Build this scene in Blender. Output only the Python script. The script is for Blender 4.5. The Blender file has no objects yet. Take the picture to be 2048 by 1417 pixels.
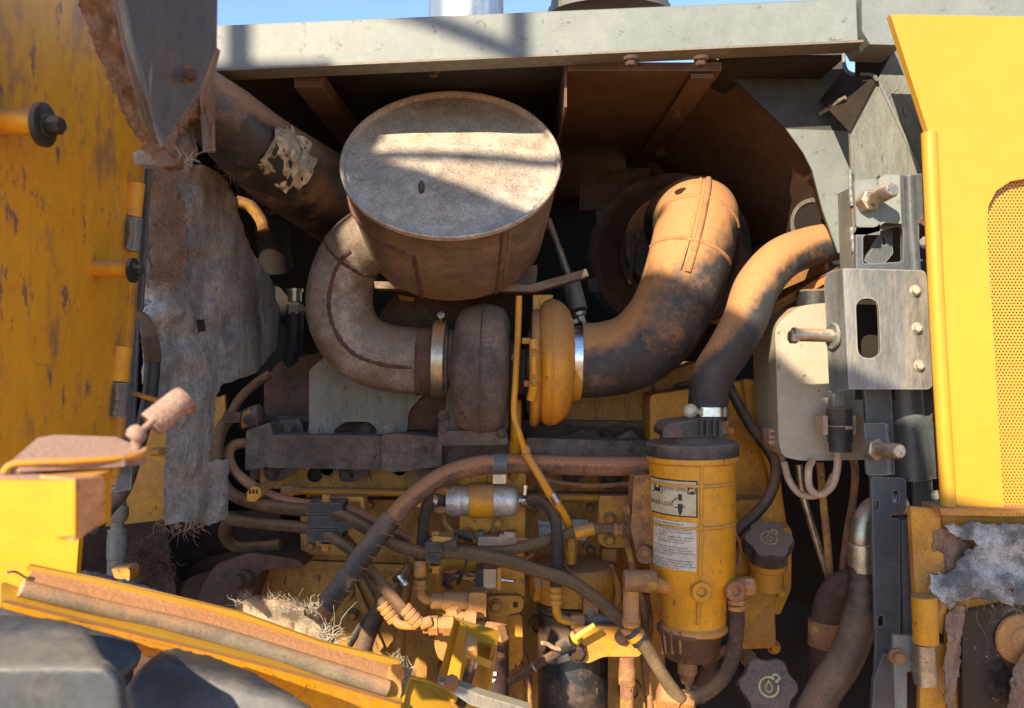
import bpy, bmesh, math, random
from mathutils import Vector, Matrix
from mathutils.geometry import tessellate_polygon
R = math.radians
rnd = random.Random(7)
scn = bpy.context.scene
col = scn.collection
# ---- camera -------------------------------------------------------------
F, CX, CY, CZ = 1700.0, 1024.0, 708.5, 1.9
cam = bpy.data.cameras.new('camera'); camo = bpy.data.objects.new('camera', cam); col.objects.link(camo)
camo.location = (0, 0, CZ); camo.rotation_euler = (R(90), 0, 0)
cam.sensor_width = 36; cam.lens = 36*F/2048; cam.clip_start = 0.02; cam.clip_end = 3000
cam.dof.use_dof = True; cam.dof.focus_distance = 1.32; cam.dof.aperture_fstop = 6.3
scn.camera = camo
# ---- daylight -----------------------------------------------------------
L = Vector((0.5, 1.0, -0.62))            # travel direction of the sunlight
SUN = -L.normalized()
el, az = math.asin(SUN.z), math.atan2(SUN.x, SUN.y)
w = bpy.data.worlds.new('World'); scn.world = w; w.use_nodes = True
nt = w.node_tree; nt.nodes.clear()
sky = nt.nodes.new('ShaderNodeTexSky'); sky.sky_type = 'NISHITA'; sky.sun_disc = False
sky.sun_elevation = el; sky.sun_rotation = az; sky.altitude = 1200; sky.dust_density = 0.25; sky.ozone_density = 2.5
bg = nt.nodes.new('ShaderNodeBackground'); bg.inputs[1].default_value = 0.125
wo = nt.nodes.new('ShaderNodeOutputWorld')
nt.links.new(sky.outputs[0], bg.inputs[0]); nt.links.new(bg.outputs[0], wo.inputs[0])
sl = bpy.data.lights.new('sun', 'SUN'); sl.energy = 4.5; sl.angle = R(0.5); sl.color = (1.0, 0.83, 0.60)
so = bpy.data.objects.new('sun', sl); col.objects.link(so); so.location = (-3, -6, 6)
so.rotation_euler = L.to_track_quat('-Z', 'Y').to_euler()
scn.view_settings.view_transform = 'Standard'; scn.view_settings.look = 'None'
scn.view_settings.exposure = 1.3; scn.view_settings.gamma = 1
# ---- helpers ------------------------------------------------------------
def P(u, v, d): return Vector(((u-CX)/F*d, d, CZ-(v-CY)/F*d))
def S(px, d): return px*d/F
def tag(o, label=None, cat=None, group=None, kind=None):
    if label: o['label'] = label
    if cat: o['category'] = cat
    if group: o['group'] = group
    if kind: o['kind'] = kind
    return o
def T(name, label, cat, at, group=None):
    o = bpy.data.objects.new(name, None); col.objects.link(o)
    o.empty_display_size = .02; o.location = P(*at)
    return tag(o, label, cat, group)
def root_of(o):
    while o.parent: o = o.parent
    return o
def mk(name, bm, mat, parent=None, ang=38, label=None, cat=None, group=None, kind=None):
    bmesh.ops.recalc_face_normals(bm, faces=bm.faces)
    ca = R(ang)
    for f in bm.faces: f.smooth = True
    for e in bm.edges:
        if len(e.link_faces) == 2 and e.calc_face_angle(0) > ca: e.smooth = False
    me = bpy.data.meshes.new(name)
    if parent: off = Vector(root_of(parent).location)
    else:
        off = sum((v.co for v in bm.verts), Vector())/max(1, len(bm.verts))
    bmesh.ops.translate(bm, vec=-off, verts=bm.verts)
    bm.to_mesh(me); bm.free()
    me.materials.append(mat)
    o = bpy.data.objects.new(name, me); col.objects.link(o)
    if parent: o.parent = parent
    else: o.location = off
    return tag(o, label, cat, group, kind)
def to3(p, d): return P(p[0], p[1], p[2] if len(p) > 2 else d)
def rc(pts, r, n=4):
    out = []; N = len(pts)
    for i in range(N):
        p = pts[i]; rr = r
        if len(p) > 3: rr = p[3]; p = p[:3]
        a = Vector(pts[i-1][:2]); b = Vector(p[:2]); c = Vector(pts[(i+1) % N][:2])
        la, lc = (a-b).length, (c-b).length
        k = min(rr, la*.48, lc*.48)
        if k < .5: out.append(p); continue
        def lerp3(q, t, dd=p):
            return tuple(dd[j]+(q[j]-dd[j])*t for j in range(len(dd)))
        p0 = lerp3(pts[i-1], k/la); p1 = lerp3(pts[(i+1) % N], k/lc)
        for j in range(n+1):
            t = j/n
            out.append(tuple((1-t)**2*p0[m]+2*t*(1-t)*p[m]+t*t*p1[m] for m in range(len(p))))
    return out
def newell(q):
    n = Vector()
    for i in range(len(q)):
        a, b = q[i], q[(i+1) % len(q)]
        n += Vector(((a.y-b.y)*(a.z+b.z), (a.z-b.z)*(a.x+b.x), (a.x-b.x)*(a.y+b.y)))
    return n.normalized()
def add_plate(bm, pts, d, t, holes=(), r=0, hr=None, bev=0, back=None, normal=False, seg=2):
    """outline in photo pixels at depth d (or per-point depth), thickness t metres away from the viewer"""
    o2 = rc(pts, r) if r else pts
    loops = [[to3(p, d) for p in o2]]
    for h in holes: loops.append([to3(p, d) for p in (rc(h, hr if hr is not None else r) if (hr or r) else h)])
    n = newell(loops[0])
    if n.dot(loops[0][0]-Vector((0, 0, CZ))) < 0: n = -n
    step = (n if normal else (Vector(back) if back else Vector((0, 1, 0))))*t
    fr = [[bm.verts.new(c) for c in l] for l in loops]
    bk = [[bm.verts.new(c+step) for c in l] for l in loops]
    if len(loops) == 1:
        bm.faces.new(fr[0]); bm.faces.new(list(reversed(bk[0])))
    else:
        flat = [v for l in fr for v in l]; flb = [v for l in bk for v in l]
        for tr in tessellate_polygon(loops):
            bm.faces.new([flat[i] for i in tr]); bm.faces.new([flb[i] for i in reversed(tr)])
    for a, b in zip(fr, bk):
        for i in range(len(a)):
            j = (i+1) % len(a)
            bm.faces.new((a[j], a[i], b[i], b[j]))
    if bev:
        fs = set(v for l in fr for v in l)
        es = [e for e in bm.edges if e.verts[0] in fs and e.verts[1] in fs and len(e.link_faces) == 2 and e.calc_face_angle(0) > .6]
        bmesh.ops.bevel(bm, geom=es, offset=bev, segments=seg, affect='EDGES', profile=.5, clamp_overlap=True)
def plate(name, pts, d, t, mat, parent=None, holes=(), r=0, hr=None, bev=0, back=None, normal=False, seg=2, **k):
    bm = bmesh.new(); add_plate(bm, pts, d, t, holes, r, hr, bev, back, normal, seg)
    return mk(name, bm, mat, parent, **k)
def rect(u0, v0, u1, v1): return [(u0, v0), (u1, v0), (u1, v1), (u0, v1)]
def cat_rom(pts, n):
    out = []
    q = [pts[0]+(pts[0]-pts[1])]+list(pts)+[pts[-1]+(pts[-1]-pts[-2])]
    for i in range(1, len(q)-2):
        p0, p1, p2, p3 = q[i-1:i+3]
        for j in range(n):
            t = j/n
            out.append(.5*((2*p1)+(p2-p0)*t+(2*p0-5*p1+4*p2-p3)*t*t+(3*p1-p0-3*p2+p3)*t**3))
    out.append(pts[-1]); return out
def frames(c):
    tg = []
    for i in range(len(c)):
        t = c[min(i+1, len(c)-1)]-c[max(i-1, 0)]
        tg.append(t.normalized())
    up = Vector((0, -1, 0))
    if abs(tg[0].dot(up)) > .9: up = Vector((0, 0, 1))
    x = (up-tg[0]*up.dot(tg[0])).normalized(); out = []
    for t in tg:
        x = (x-t*x.dot(t)).normalized()
        out.append((t, x, t.cross(x)))
    return out
def add_tube(bm, path, r, n=16, sub=8, caps=True, wob=0, sq=1):
    """path of photo points (u, v, depth[, radius px]); sweeps a real round tube"""
    pts = [P(*p[:3]) for p in path]
    rs = [S(p[3] if len(p) > 3 else r, p[2]) for p in path]
    c = cat_rom(pts, sub) if len(pts) > 2 else [pts[0].lerp(pts[1], i/sub) for i in range(sub+1)]
    rr = []
    for i in range(len(rs)-1):
        for j in range(sub): rr.append(rs[i]+(rs[i+1]-rs[i])*j/sub)
    rr.append(rs[-1])
    fr = frames(c); uvl = bm.loops.layers.uv.verify()
    rings = []; ln = 0; lens = []
    for i, (p, (t, x, y)) in enumerate(zip(c, fr)):
        if i: ln += (c[i]-c[i-1]).length
        lens.append(ln)
        k = rr[i]*(1+(wob*(rnd.random()-.5)))
        rings.append([bm.verts.new(p+(x*math.cos(a)+y*math.sin(a)*sq)*k) for a in [2*math.pi*j/n for j in range(n)]])
    rm = sum(rr)/len(rr)
    for i in range(len(rings)-1):
        for j in range(n):
            f = bm.faces.new((rings[i][j], rings[i][(j+1) % n], rings[i+1][(j+1) % n], rings[i+1][j]))
            for l, (a, b) in zip(f.loops, ((i, j), (i, j+1), (i+1, j+1), (i+1, j))):
                l[uvl].uv = (lens[a], b/n*2*math.pi*rm)
    if caps:
        bm.faces.new(list(reversed(rings[0]))); bm.faces.new(rings[-1])
def tube(name, path, r, mat, parent=None, n=16, sub=8, caps=True, wob=0, **k):
    bm = bmesh.new(); add_tube(bm, path, r, n, sub, caps, wob)
    return mk(name, bm, mat, parent, **k)
def axes(ax):
    a = Vector(ax).normalized()
    up = Vector((0, 0, 1)) if abs(a.z) < .9 else Vector((0, -1, 0))
    x = up.cross(a).normalized(); return a, x, a.cross(x)
def add_lathe(bm, prof, c, ax, n=40, sx=1, sy=1, d=None, arc=None, wob=None):
    """prof = [(height px, radius px)] along axis ax from photo point c"""
    o = P(*c); a, x, y = axes(ax); k = S(1, c[2])
    rings = []
    for h, r in prof:
        if r <= 0.01: rings.append([bm.verts.new(o+a*h*k)])
        else:
            ring = []
            for j in range(n):
                th = 2*math.pi*j/n; q = r*(wob(th) if wob else 1)
                ring.append(bm.verts.new(o+a*h*k+(x*math.cos(th)*sx+y*math.sin(th)*sy)*q*k))
            rings.append(ring)
    for A, B in zip(rings, rings[1:]):
        for j in range(n):
            i = (j+1) % n
            if len(A) == 1 and len(B) == 1: continue
            if len(A) == 1: bm.faces.new((A[0], B[j], B[i]))
            elif len(B) == 1: bm.faces.new((A[j], B[0], A[i]))
            else: bm.faces.new((A[j], B[j], B[i], A[i]))
    for rg in (rings[0], rings[-1]):
        if len(rg) > 1: bm.faces.new(rg)
def lathe(name, prof, c, ax, mat, parent=None, n=40, sx=1, sy=1, wob=None, **k):
    bm = bmesh.new(); add_lathe(bm, prof, c, ax, n, sx, sy, wob=wob)
    return mk(name, bm, mat, parent, **k)
_bolts = {}
def bolt(parent, at, r, mat, ax=(0, -1, 0), name='bolt', flange=True, h=.9, label=None, cat=None, group=None):
    """hex bolt head with washer face; mesh data shared between alike bolts"""
    key = (mat.name, flange, h)
    if key not in _bolts:
        bm = bmesh.new()
        def cyl(z0, z1, r0, r1, n, rot=0):
            A = [bm.verts.new((r0*math.cos(t), r0*math.sin(t), z0)) for t in [rot+2*math.pi*i/n for i in range(n)]]
            B = [bm.verts.new((r1*math.cos(t), r1*math.sin(t), z1)) for t in [rot+2*math.pi*i/n for i in range(n)]]
            for i in range(n): bm.faces.new((A[i], A[(i+1) % n], B[(i+1) % n], B[i]))
            bm.faces.new(list(reversed(A))); bm.faces.new(B)
            return B
        if flange: cyl(-.3, .12, 1, .97, 18); cyl(.1, .24, .95, .8, 18)
        q = .72 if flange else 1
        cyl(-.2, h*.88, q, q, 6, .2); cyl(h*.87, h, q*.97, q*.8, 6, .2)
        bmesh.ops.recalc_face_normals(bm, faces=bm.faces)
        me = bpy.data.meshes.new('bolt'); bm.to_mesh(me); bm.free(); me.materials.append(mat); _bolts[key] = me
    o = bpy.data.objects.new(name, _bolts[key]); col.objects.link(o)
    loc = P(*at)
    if parent: o.parent = parent; loc = loc-Vector(root_of(parent).location)
    o.location = loc; s = S(r, at[2]); o.scale = (s, s, s)
    q = Vector(ax).normalized().to_track_quat('Z', 'Y'); o.rotation_euler = (q @ Matrix.Rotation(rnd.random()*6, 3, 'Z').to_quaternion()).to_euler()
    return tag(o, label, cat, group)
def add_fibres(bm, spots, num, ln, th, spread=1.0, down=.4, n=3, base=None):
    """thin curling hairs rooted at photo points"""
    for i in range(num):
        u, v, d = rnd.choice(spots)
        p = P(u+rnd.gauss(0, 6), v+rnd.gauss(0, 6), d+rnd.gauss(0, .004))
        b = Vector(base) if base else Vector((0, -.4, 0))
        q = Vector((rnd.gauss(0, spread), rnd.gauss(-.4, spread*.5), rnd.gauss(0, spread)-down))+b
        q.normalize(); l = S(ln, d)*rnd.uniform(.4, 1.2); k = Vector((rnd.gauss(0, 1), rnd.gauss(0, 1), rnd.gauss(0, 1)))*.75
        prev = None
        k2 = Vector((rnd.gauss(0, 1), rnd.gauss(0, 1), rnd.gauss(0, 1)))*.14
        for j in range(7):
            t = j/6; c = p+q*l*t+k*l*t*t*.7+k2*l*math.sin(t*6.5); w_ = S(th, d)*(1-t*.75)
            ring = [bm.verts.new(c+Vector((math.cos(a)*w_, math.sin(a)*w_*.6, math.sin(a)*w_))) for a in (0, 2.1, 4.2)]
            if prev:
                for m in range(3): bm.faces.new((prev[m], prev[(m+1) % 3], ring[(m+1) % 3], ring[m]))
            prev = ring
def fibres(name, spots, num, ln, th, mat, parent, **k):
    kk = {a: k.pop(a) for a in ('spread', 'down', 'base') if a in k}
    bm = bmesh.new(); add_fibres(bm, spots, num, ln, th, **kk)
    return mk(name, bm, mat, parent, kind='stuff')
def text_bm(s, size):
    """flat printed lettering as a mesh standing on the face of a thing (returned in metres, x right, z up)"""
    cu = bpy.data.curves.new('lettering', 'FONT'); cu.body = s; cu.size = size; cu.resolution_u = 3
    ob = bpy.data.objects.new('lettering', cu); col.objects.link(ob)
    dg = bpy.context.evaluated_depsgraph_get(); me = bpy.data.meshes.new_from_object(ob.evaluated_get(dg))
    bpy.data.objects.remove(ob)
    bm = bmesh.new(); bm.from_mesh(me); bpy.data.meshes.remove(me); return bm

from mathutils import noise as nz
from mathutils.geometry import delaunay_2d_cdt
def _inside(p, poly):
    c = False; j = len(poly)-1
    for i in range(len(poly)):
        a, b = poly[i], poly[j]
        if (a[1] > p[1]) != (b[1] > p[1]) and p[0] < (b[0]-a[0])*(p[1]-a[1])/(b[1]-a[1])+a[0]: c = not c
        j = i
    return c
def _edist(p, poly):
    best = 1e9
    for i in range(len(poly)):
        ax, ay = poly[i-1]; bx, by = poly[i]; dx, dy = bx-ax, by-ay; q = dx*dx+dy*dy
        t = max(0, min(1, ((p[0]-ax)*dx+(p[1]-ay)*dy)/q)) if q else 0
        best = min(best, math.hypot(p[0]-ax-dx*t, p[1]-ay-dy*t))
    return best
def sheet_mesh(outline, d, step=10, jag=3.0, amp=.004, fx=.012, fy=.02, t=.003, puff=0, pk=30, fold=0, holes=()):
    """a sheet cut to an outline (photo px), meshed finely, crumpled by noise, optionally puffed up like a cushion"""
    def dense(o):
        pts = []
        for i in range(len(o)):
            a = Vector(o[i][:2]); b = Vector(o[(i+1) % len(o)][:2]); n = max(1, int((b-a).length/(step*.7)))
            for j in range(n):
                p = a.lerp(b, j/n); s = jag if j else jag*.3
                pts.append((p.x+rnd.uniform(-s, s), p.y+rnd.uniform(-s, s)))
        return pts
    pts = dense(outline); hl = [dense(h) for h in holes]
    us = [p[0] for p in pts]; vs = [p[1] for p in pts]; inner = []
    v = min(vs)+step*.5
    while v < max(vs):
        u = min(us)+step*.5
        while u < max(us):
            q = (u+rnd.uniform(-.3, .3)*step, v+rnd.uniform(-.3, .3)*step)
            if _inside(q, pts) and _edist(q, pts) > step*.4 and not any(_inside(q, h) for h in hl): inner.append(q)
            u += step
        v += step
    co = list(pts); ed = [(i, (i+1) % len(pts)) for i in range(len(pts))]
    for h in hl:
        k = len(co); co += h; ed += [(k+i, k+(i+1) % len(h)) for i in range(len(h))]
    allv = [Vector(p) for p in co+inner]
    V, E_, Fc, *_ = delaunay_2d_cdt(allv, ed, [], 1, 1e-4)
    bm = bmesh.new(); vv = []
    for p in V:
        dd = d(p.x, p.y) if callable(d) else d
        dd += amp*2*nz.noise(Vector((p.x*fx, p.y*fy, 3)))+amp*.5*nz.noise(Vector((p.x*.06, p.y*.06, 9)))
        if fold: dd += fold*nz.noise(Vector((p.x*.035+p.y*.004, p.y*.005, 1.7)))
        if puff:
            e = min(1, _edist((p.x, p.y), pts)/pk); dd -= puff*math.sqrt(max(0, 1-(1-e)**2))
        vv.append(bm.verts.new(P(p.x, p.y, dd)))
    for f in Fc:
        cx = sum(V[i].x for i in f)/len(f); cy = sum(V[i].y for i in f)/len(f)
        if _inside((cx, cy), pts) and not any(_inside((cx, cy), h) for h in hl):
            try: bm.faces.new([vv[i] for i in f])
            except ValueError: pass
    bmesh.ops.delete(bm, geom=[x for x in bm.verts if not x.link_faces], context='VERTS')
    if puff:
        for _ in range(3): bmesh.ops.smooth_vert(bm, verts=bm.verts, factor=.5, use_axis_x=True, use_axis_y=True, use_axis_z=True)
    bmesh.ops.recalc_face_normals(bm, faces=bm.faces)
    ext = bmesh.ops.extrude_face_region(bm, geom=bm.faces[:])
    for g in ext['geom']:
        if isinstance(g, bmesh.types.BMVert): g.co.y += t
    return bm, pts
def ragged(name, outline, d, mat, parent, amp=.004, t=.0025, **k):
    kk = {a: k.pop(a) for a in ('step', 'jag', 'fx', 'fy', 'puff', 'pk', 'fold', 'holes') if a in k}
    bm, pts = sheet_mesh(outline, d, amp=amp, t=t, **kk)
    return mk(name, bm, mat, parent, ang=75, **k), pts
def on_tube(path, sfrac, ang, lift=0):
    """point on the skin of a swept tube, in photo coordinates (u, v, depth)"""
    pts = [P(*p[:3]) for p in path]; c = cat_rom(pts, 10); fr = frames(c); f = sfrac*(len(c)-1); i = min(int(f), len(c)-2); w_ = f-i
    rs = [S(p[3], p[2]) for p in path]; g = f/10; k = min(int(g), len(rs)-2); r = rs[k]+(rs[k+1]-rs[k])*(g-k)+lift
    p = c[i].lerp(c[i+1], w_); t, x, y = fr[i]; q = p+(x*math.cos(ang)+y*math.sin(ang))*r
    return (CX+q.x/q.y*F, CY-(q.z-CZ)/q.y*F, q.y)

def on_lathe(c, ax, h, r, th):
    a, x, y = axes(ax); k = S(1, c[2]); q = P(*c)+a*h*k+(x*math.cos(th)+y*math.sin(th))*r*k
    return (CX+q.x/q.y*F, CY-(q.z-CZ)/q.y*F, q.y)
# ---- materials ----------------------------------------------------------
DUST = (0.42, 0.205, 0.085); DUSTL = (0.52, 0.27, 0.115); BROWN = (0.10, 0.05, 0.028)
def M(name, base, var=.3, vs=9, dust=DUST, da=.3, ds=14, up=.35, spots=0, sc=(.05, .025, .015), ss=70, rough=.55, metal=0,
      bump=.15, bs=160, stretch=(1, 1, 1), braid=0, alt=None, alts=20, alta=.5, mott=.3, grain=.3, edge=None, scratch=0, sclr=(.5, .45, .4)):
    m = bpy.data.materials.new(name); m.use_nodes = True; t = m.node_tree; N = t.nodes; K = t.links
    bs_ = N['Principled BSDF']
    def nd(k, **v):
        x = N.new(k)
        for a, b in v.items(): setattr(x, a, b)
        return x
    def lk(a, b): K.new(a, b)
    tc = nd('ShaderNodeTexCoord'); oi = nd('ShaderNodeObjectInfo')
    mul = nd('ShaderNodeMath', operation='MULTIPLY'); mul.inputs[1].default_value = 9; lk(oi.outputs['Random'], mul.inputs[0])
    add = nd('ShaderNodeVectorMath', operation='ADD'); lk(tc.outputs['Object'], add.inputs[0]); lk(mul.outputs[0], add.inputs[1])
    mp = nd('ShaderNodeMapping'); mp.inputs['Scale'].default_value = stretch; lk(add.outputs[0], mp.inputs[0])
    def noise(s, det=6, ro=.6, vec=None):
        x = nd('ShaderNodeTexNoise'); x.inputs['Scale'].default_value = s; x.inputs['Detail'].default_value = det
        x.inputs['Roughness'].default_value = ro; lk((vec or mp).outputs[0], x.inputs['Vector']); return x.outputs['Fac']
    def ramp(src, a, b, ca=(0, 0, 0, 1), cb=(1, 1, 1, 1)):
        x = nd('ShaderNodeValToRGB'); e = x.color_ramp.elements
        e[0].position = max(0, a); e[1].position = min(1, b); e[0].color = ca; e[1].color = cb; lk(src, x.inputs[0]); return x.outputs[0]
    def mix(f, a, b):
        x = nd('ShaderNodeMix', data_type='RGBA'); lk(f, x.inputs['Factor'])
        for s, q in ((x.inputs['A'], a), (x.inputs['B'], b)):
            if isinstance(q, tuple): s.default_value = (*q, 1)
            else: lk(q, s)
        return x.outputs['Result']
    def math_(op, a, b):
        x = nd('ShaderNodeMath', operation=op)
        for s, q in zip(x.inputs, (a, b)):
            if isinstance(q, (int, float)): s.default_value = q
            else: lk(q, s)
        return x.outputs[0]
    lo = tuple(c*(1-var) for c in base); hi = tuple(min(1, c*(1+var*.5)) for c in base)
    c = ramp(noise(vs), .32, .68, (*lo, 1), (*hi, 1))
    if alt: c = mix(ramp(noise(alts, 8, .65), .62-alta*.35, .72-alta*.3), c, alt)
    bh = noise(bs, 4)
    if braid:
        sp = nd('ShaderNodeSeparateXYZ'); lk(tc.outputs['UV'], sp.inputs[0])
        a = math_('SINE', math_('MULTIPLY', math_('ADD', sp.outputs[0], sp.outputs[1]), braid), 0)
        b = math_('SINE', math_('MULTIPLY', math_('SUBTRACT', sp.outputs[0], sp.outputs[1]), braid), 0)
        pr = math_('MULTIPLY', a, b); f = ramp(math_('ADD', math_('MULTIPLY', pr, .5), .5), .35, .65)
        c = mix(f, tuple(x*.45 for x in base), c); bh = math_('ADD', math_('MULTIPLY', f, .8), math_('MULTIPLY', bh, .4))
    def mulc(c, f):
        x = nd('ShaderNodeMix', data_type='RGBA', blend_type='MULTIPLY'); x.inputs['Factor'].default_value = 1
        lk(c, x.inputs['A']); lk(f, x.inputs['B']); return x.outputs['Result']
    if mott: c = mulc(c, ramp(noise(38, 9, .72), .33, .67, (1-mott,)*3+(1,), (1+mott*.55,)*3+(1,)))
    if scratch:
        m2 = nd('ShaderNodeMapping'); m2.inputs['Scale'].default_value = (4, 4, 90); m2.inputs['Rotation'].default_value = (.5, 1.1, .4); lk(add.outputs[0], m2.inputs[0])
        m3 = nd('ShaderNodeMapping'); m3.inputs['Scale'].default_value = (70, 70, 3); m3.inputs['Rotation'].default_value = (.2, .25, 0); lk(add.outputs[0], m3.inputs[0])
        for mm in (m2, m3): c = mix(ramp(noise(1.6, 3, .6, mm), .80-scratch*.2, .84-scratch*.2), c, sclr)
    if edge:
        bv = nd('ShaderNodeBevel', samples=4); bv.inputs['Radius'].default_value = .0035
        g0 = nd('ShaderNodeNewGeometry'); dt = nd('ShaderNodeVectorMath', operation='DOT_PRODUCT'); lk(bv.outputs[0], dt.inputs[0]); lk(g0.outputs['Normal'], dt.inputs[1])
        ed = math_('MULTIPLY', math_('SUBTRACT', 1.0, dt.outputs['Value']), math_('MULTIPLY', noise(60, 6, .7), 9.0))
        c = mix(ramp(ed, .25, .75), c, edge)
    if spots:
        f = ramp(noise(ss, 5, .7), .70-spots*.25, .74-spots*.22); c = mix(f, c, sc)
    rg = rough
    if dust:
        g = nd('ShaderNodeNewGeometry'); s2 = nd('ShaderNodeSeparateXYZ'); lk(g.outputs['Normal'], s2.inputs[0])
        nz = math_('MULTIPLY', math_('MAXIMUM', s2.outputs[2], 0), up)
        n2 = math_('ADD', math_('MULTIPLY', noise(ds, 8, .68), .75), math_('MULTIPLY', noise(ds*9, 5, .7), .25))
        f = ramp(math_('ADD', n2, nz), .70-da*.5, .90-da*.42)
        c = mix(f, c, dust)
        rg = math_('ADD', math_('MULTIPLY', f, max(0, .92-rough)), rough)
        if metal: lk(math_('MULTIPLY', math_('SUBTRACT', 1.0, f), metal), bs_.inputs['Metallic'])
    elif metal: bs_.inputs['Metallic'].default_value = metal
    if isinstance(rg, float) or isinstance(rg, int): bs_.inputs['Roughness'].default_value = rg
    else: lk(rg, bs_.inputs['Roughness'])
    if grain: c = mulc(c, ramp(noise(330, 4, .75), .3, .7, (1-grain,)*3+(1,), (1+grain*.6,)*3+(1,)))
    lk(c, bs_.inputs['Base Color'])
    if bump:
        b = nd('ShaderNodeBump'); b.inputs['Strength'].default_value = bump; b.inputs['Distance'].default_value = .002
        lk(bh, b.inputs['Height']); lk(b.outputs[0], bs_.inputs['Normal'])
    return m
RUST = (.16, .075, .04)
m_yclean = M('yellow_paint', (.52, .27, .022), var=.07, vs=3, da=.06, up=.1, ds=4, dust=(.55, .33, .1), rough=.38, bump=.05, spots=.2, sc=(.33, .19, .05), ss=130, mott=.05, grain=.06, scratch=.3, sclr=(.55, .36, .1), edge=(.45, .25, .06))
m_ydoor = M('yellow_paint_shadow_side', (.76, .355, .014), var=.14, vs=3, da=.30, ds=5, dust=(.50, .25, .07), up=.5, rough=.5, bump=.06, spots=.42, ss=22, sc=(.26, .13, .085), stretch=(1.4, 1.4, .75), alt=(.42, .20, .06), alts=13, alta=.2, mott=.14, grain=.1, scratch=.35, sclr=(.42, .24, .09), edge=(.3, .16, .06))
m_ydust = M('dusty_yellow_paint', (.60, .28, .018), var=.3, da=.46, up=.5, spots=.3, sc=(.13, .06, .02), rough=.6, edge=(.2, .1, .05))
m_yblock = M('oily_yellow_paint', (.54, .275, .04), var=.45, vs=7, da=.52, dust=(.20, .105, .045), ds=7, up=.7, spots=.38, ss=30, sc=(.05, .03, .015), rough=.55, mott=.45, edge=(.12, .065, .035), stretch=(1.3, 1.3, .6))
m_yfilt = M('filter_yellow_paint', (.66, .30, .010), var=.22, vs=5, da=.42, ds=9, dust=(.42, .20, .06), up=.5, spots=.36, ss=120, sc=(.16, .075, .03), rough=.42, mott=.22, grain=.15, edge=(.24, .12, .05), stretch=(1.2, 1.2, .6))
m_ofit = M('dusty_orange_fitting', (.56, .26, .045), var=.35, vs=25, da=.6, ds=30, dust=(.44, .21, .085), up=.5, rough=.85, bump=.5, mott=.35, spots=.3, ss=90)
m_rfit = M('red_dust_fitting', (.32, .145, .065), var=.35, vs=25, da=.35, ds=30, dust=(.33, .15, .07), up=.4, rough=.85, bump=.5, alt=(.46, .27, .05), alta=.35, alts=45, mott=.4, spots=.25, ss=80)
GE = (.30, .315, .30)
m_grey = M('grey_paint', (.18, .205, .198), var=.16, vs=5, da=.04, dust=(.30, .26, .2), up=.2, ds=6, spots=.3, ss=60, sc=(.10, .11, .11), rough=.5, bump=.06, mott=.12, grain=.1, scratch=.35, sclr=(.12, .13, .13), edge=(.13, .12, .11))
m_greyd = M('grey_paint_shade_blue', (.085, .098, .11), var=.3, vs=6, da=.16, dust=(.19, .16, .135), up=.2, rough=.42, bump=.06, spots=.22, mott=.25, scratch=.4, sclr=(.2, .2, .2), edge=(.24, .24, .23))  # bluer, darker grey copy; shade on the post put into the colour
m_greyrust = M('grey_paint_rust', (.175, .185, .165), var=.3, vs=6, da=.30, dust=(.25, .15, .075), up=.2, ds=10, stretch=(2, 2, .5), rough=.55, bump=.08, spots=.3, ss=50, mott=.3, scratch=.3, sclr=(.3, .3, .27), edge=(.2, .13, .08))
m_plate = M('worn_steel_plate', (.19, .193, .19), var=.35, vs=7, metal=.3, da=.42, dust=(.33, .27, .18), up=.2, ds=9, rough=.5, bump=.06, stretch=(2, 2, .35), spots=.32, ss=30, sc=(.12, .105, .095), mott=.35, scratch=.4, sclr=(.4, .4, .38), edge=(.36, .36, .34))
m_zinc = M('zinc_plate', (.50, .46, .36), var=.35, vs=30, metal=.85, da=.22, up=.3, rough=.38, bump=.2, spots=.3, mott=.35)
m_steel = M('bright_steel', (.66, .66, .64), var=.2, vs=30, metal=1, da=.08, up=.1, rough=.27, bump=.08, mott=.25, spots=.15, sc=(.25, .2, .15))
m_alu = M('cast_aluminium', (.60, .59, .56), var=.3, vs=40, metal=.55, da=.2, up=.25, rough=.45, bump=.4, spots=.32, sc=(.26, .21, .16), mott=.35)
m_galv = M('galvanised_stack', (.62, .63, .62), var=.35, vs=14, metal=.85, da=.05, up=0, rough=.36, bump=.1, stretch=(3, 3, .6), mott=.3, spots=.2, sc=(.35, .34, .3))
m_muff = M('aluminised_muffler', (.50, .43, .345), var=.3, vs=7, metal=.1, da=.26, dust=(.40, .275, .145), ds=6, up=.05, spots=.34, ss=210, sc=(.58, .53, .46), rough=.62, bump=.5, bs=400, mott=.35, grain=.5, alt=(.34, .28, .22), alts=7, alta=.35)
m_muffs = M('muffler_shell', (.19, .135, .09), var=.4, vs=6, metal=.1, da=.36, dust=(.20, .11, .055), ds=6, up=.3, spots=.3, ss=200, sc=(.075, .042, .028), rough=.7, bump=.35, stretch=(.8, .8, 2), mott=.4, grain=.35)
m_exh = M('aluminised_exhaust', (.235, .18, .135), var=.3, vs=7, metal=.15, da=.2, dust=(.27, .165, .105), up=.2, spots=.42, ss=150, sc=(.11, .06, .042), rough=.62, bump=.35, mott=.35, grain=.4, alt=(.33, .30, .275), alts=16, alta=.35)
m_weld = M('rusty_weld', (.10, .05, .035), var=.4, vs=60, da=.2, dust=(.17, .09, .055), rough=.8, bump=.9, bs=350)
m_cast = M('rusted_cast_iron', (.135, .10, .082), var=.4, vs=12, da=.3, dust=(.22, .16, .115), ds=30, up=.35, spots=.38, ss=60, sc=(.045, .028, .028), rough=.8, bump=.8, bs=260, mott=.45, grain=.5)
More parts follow.
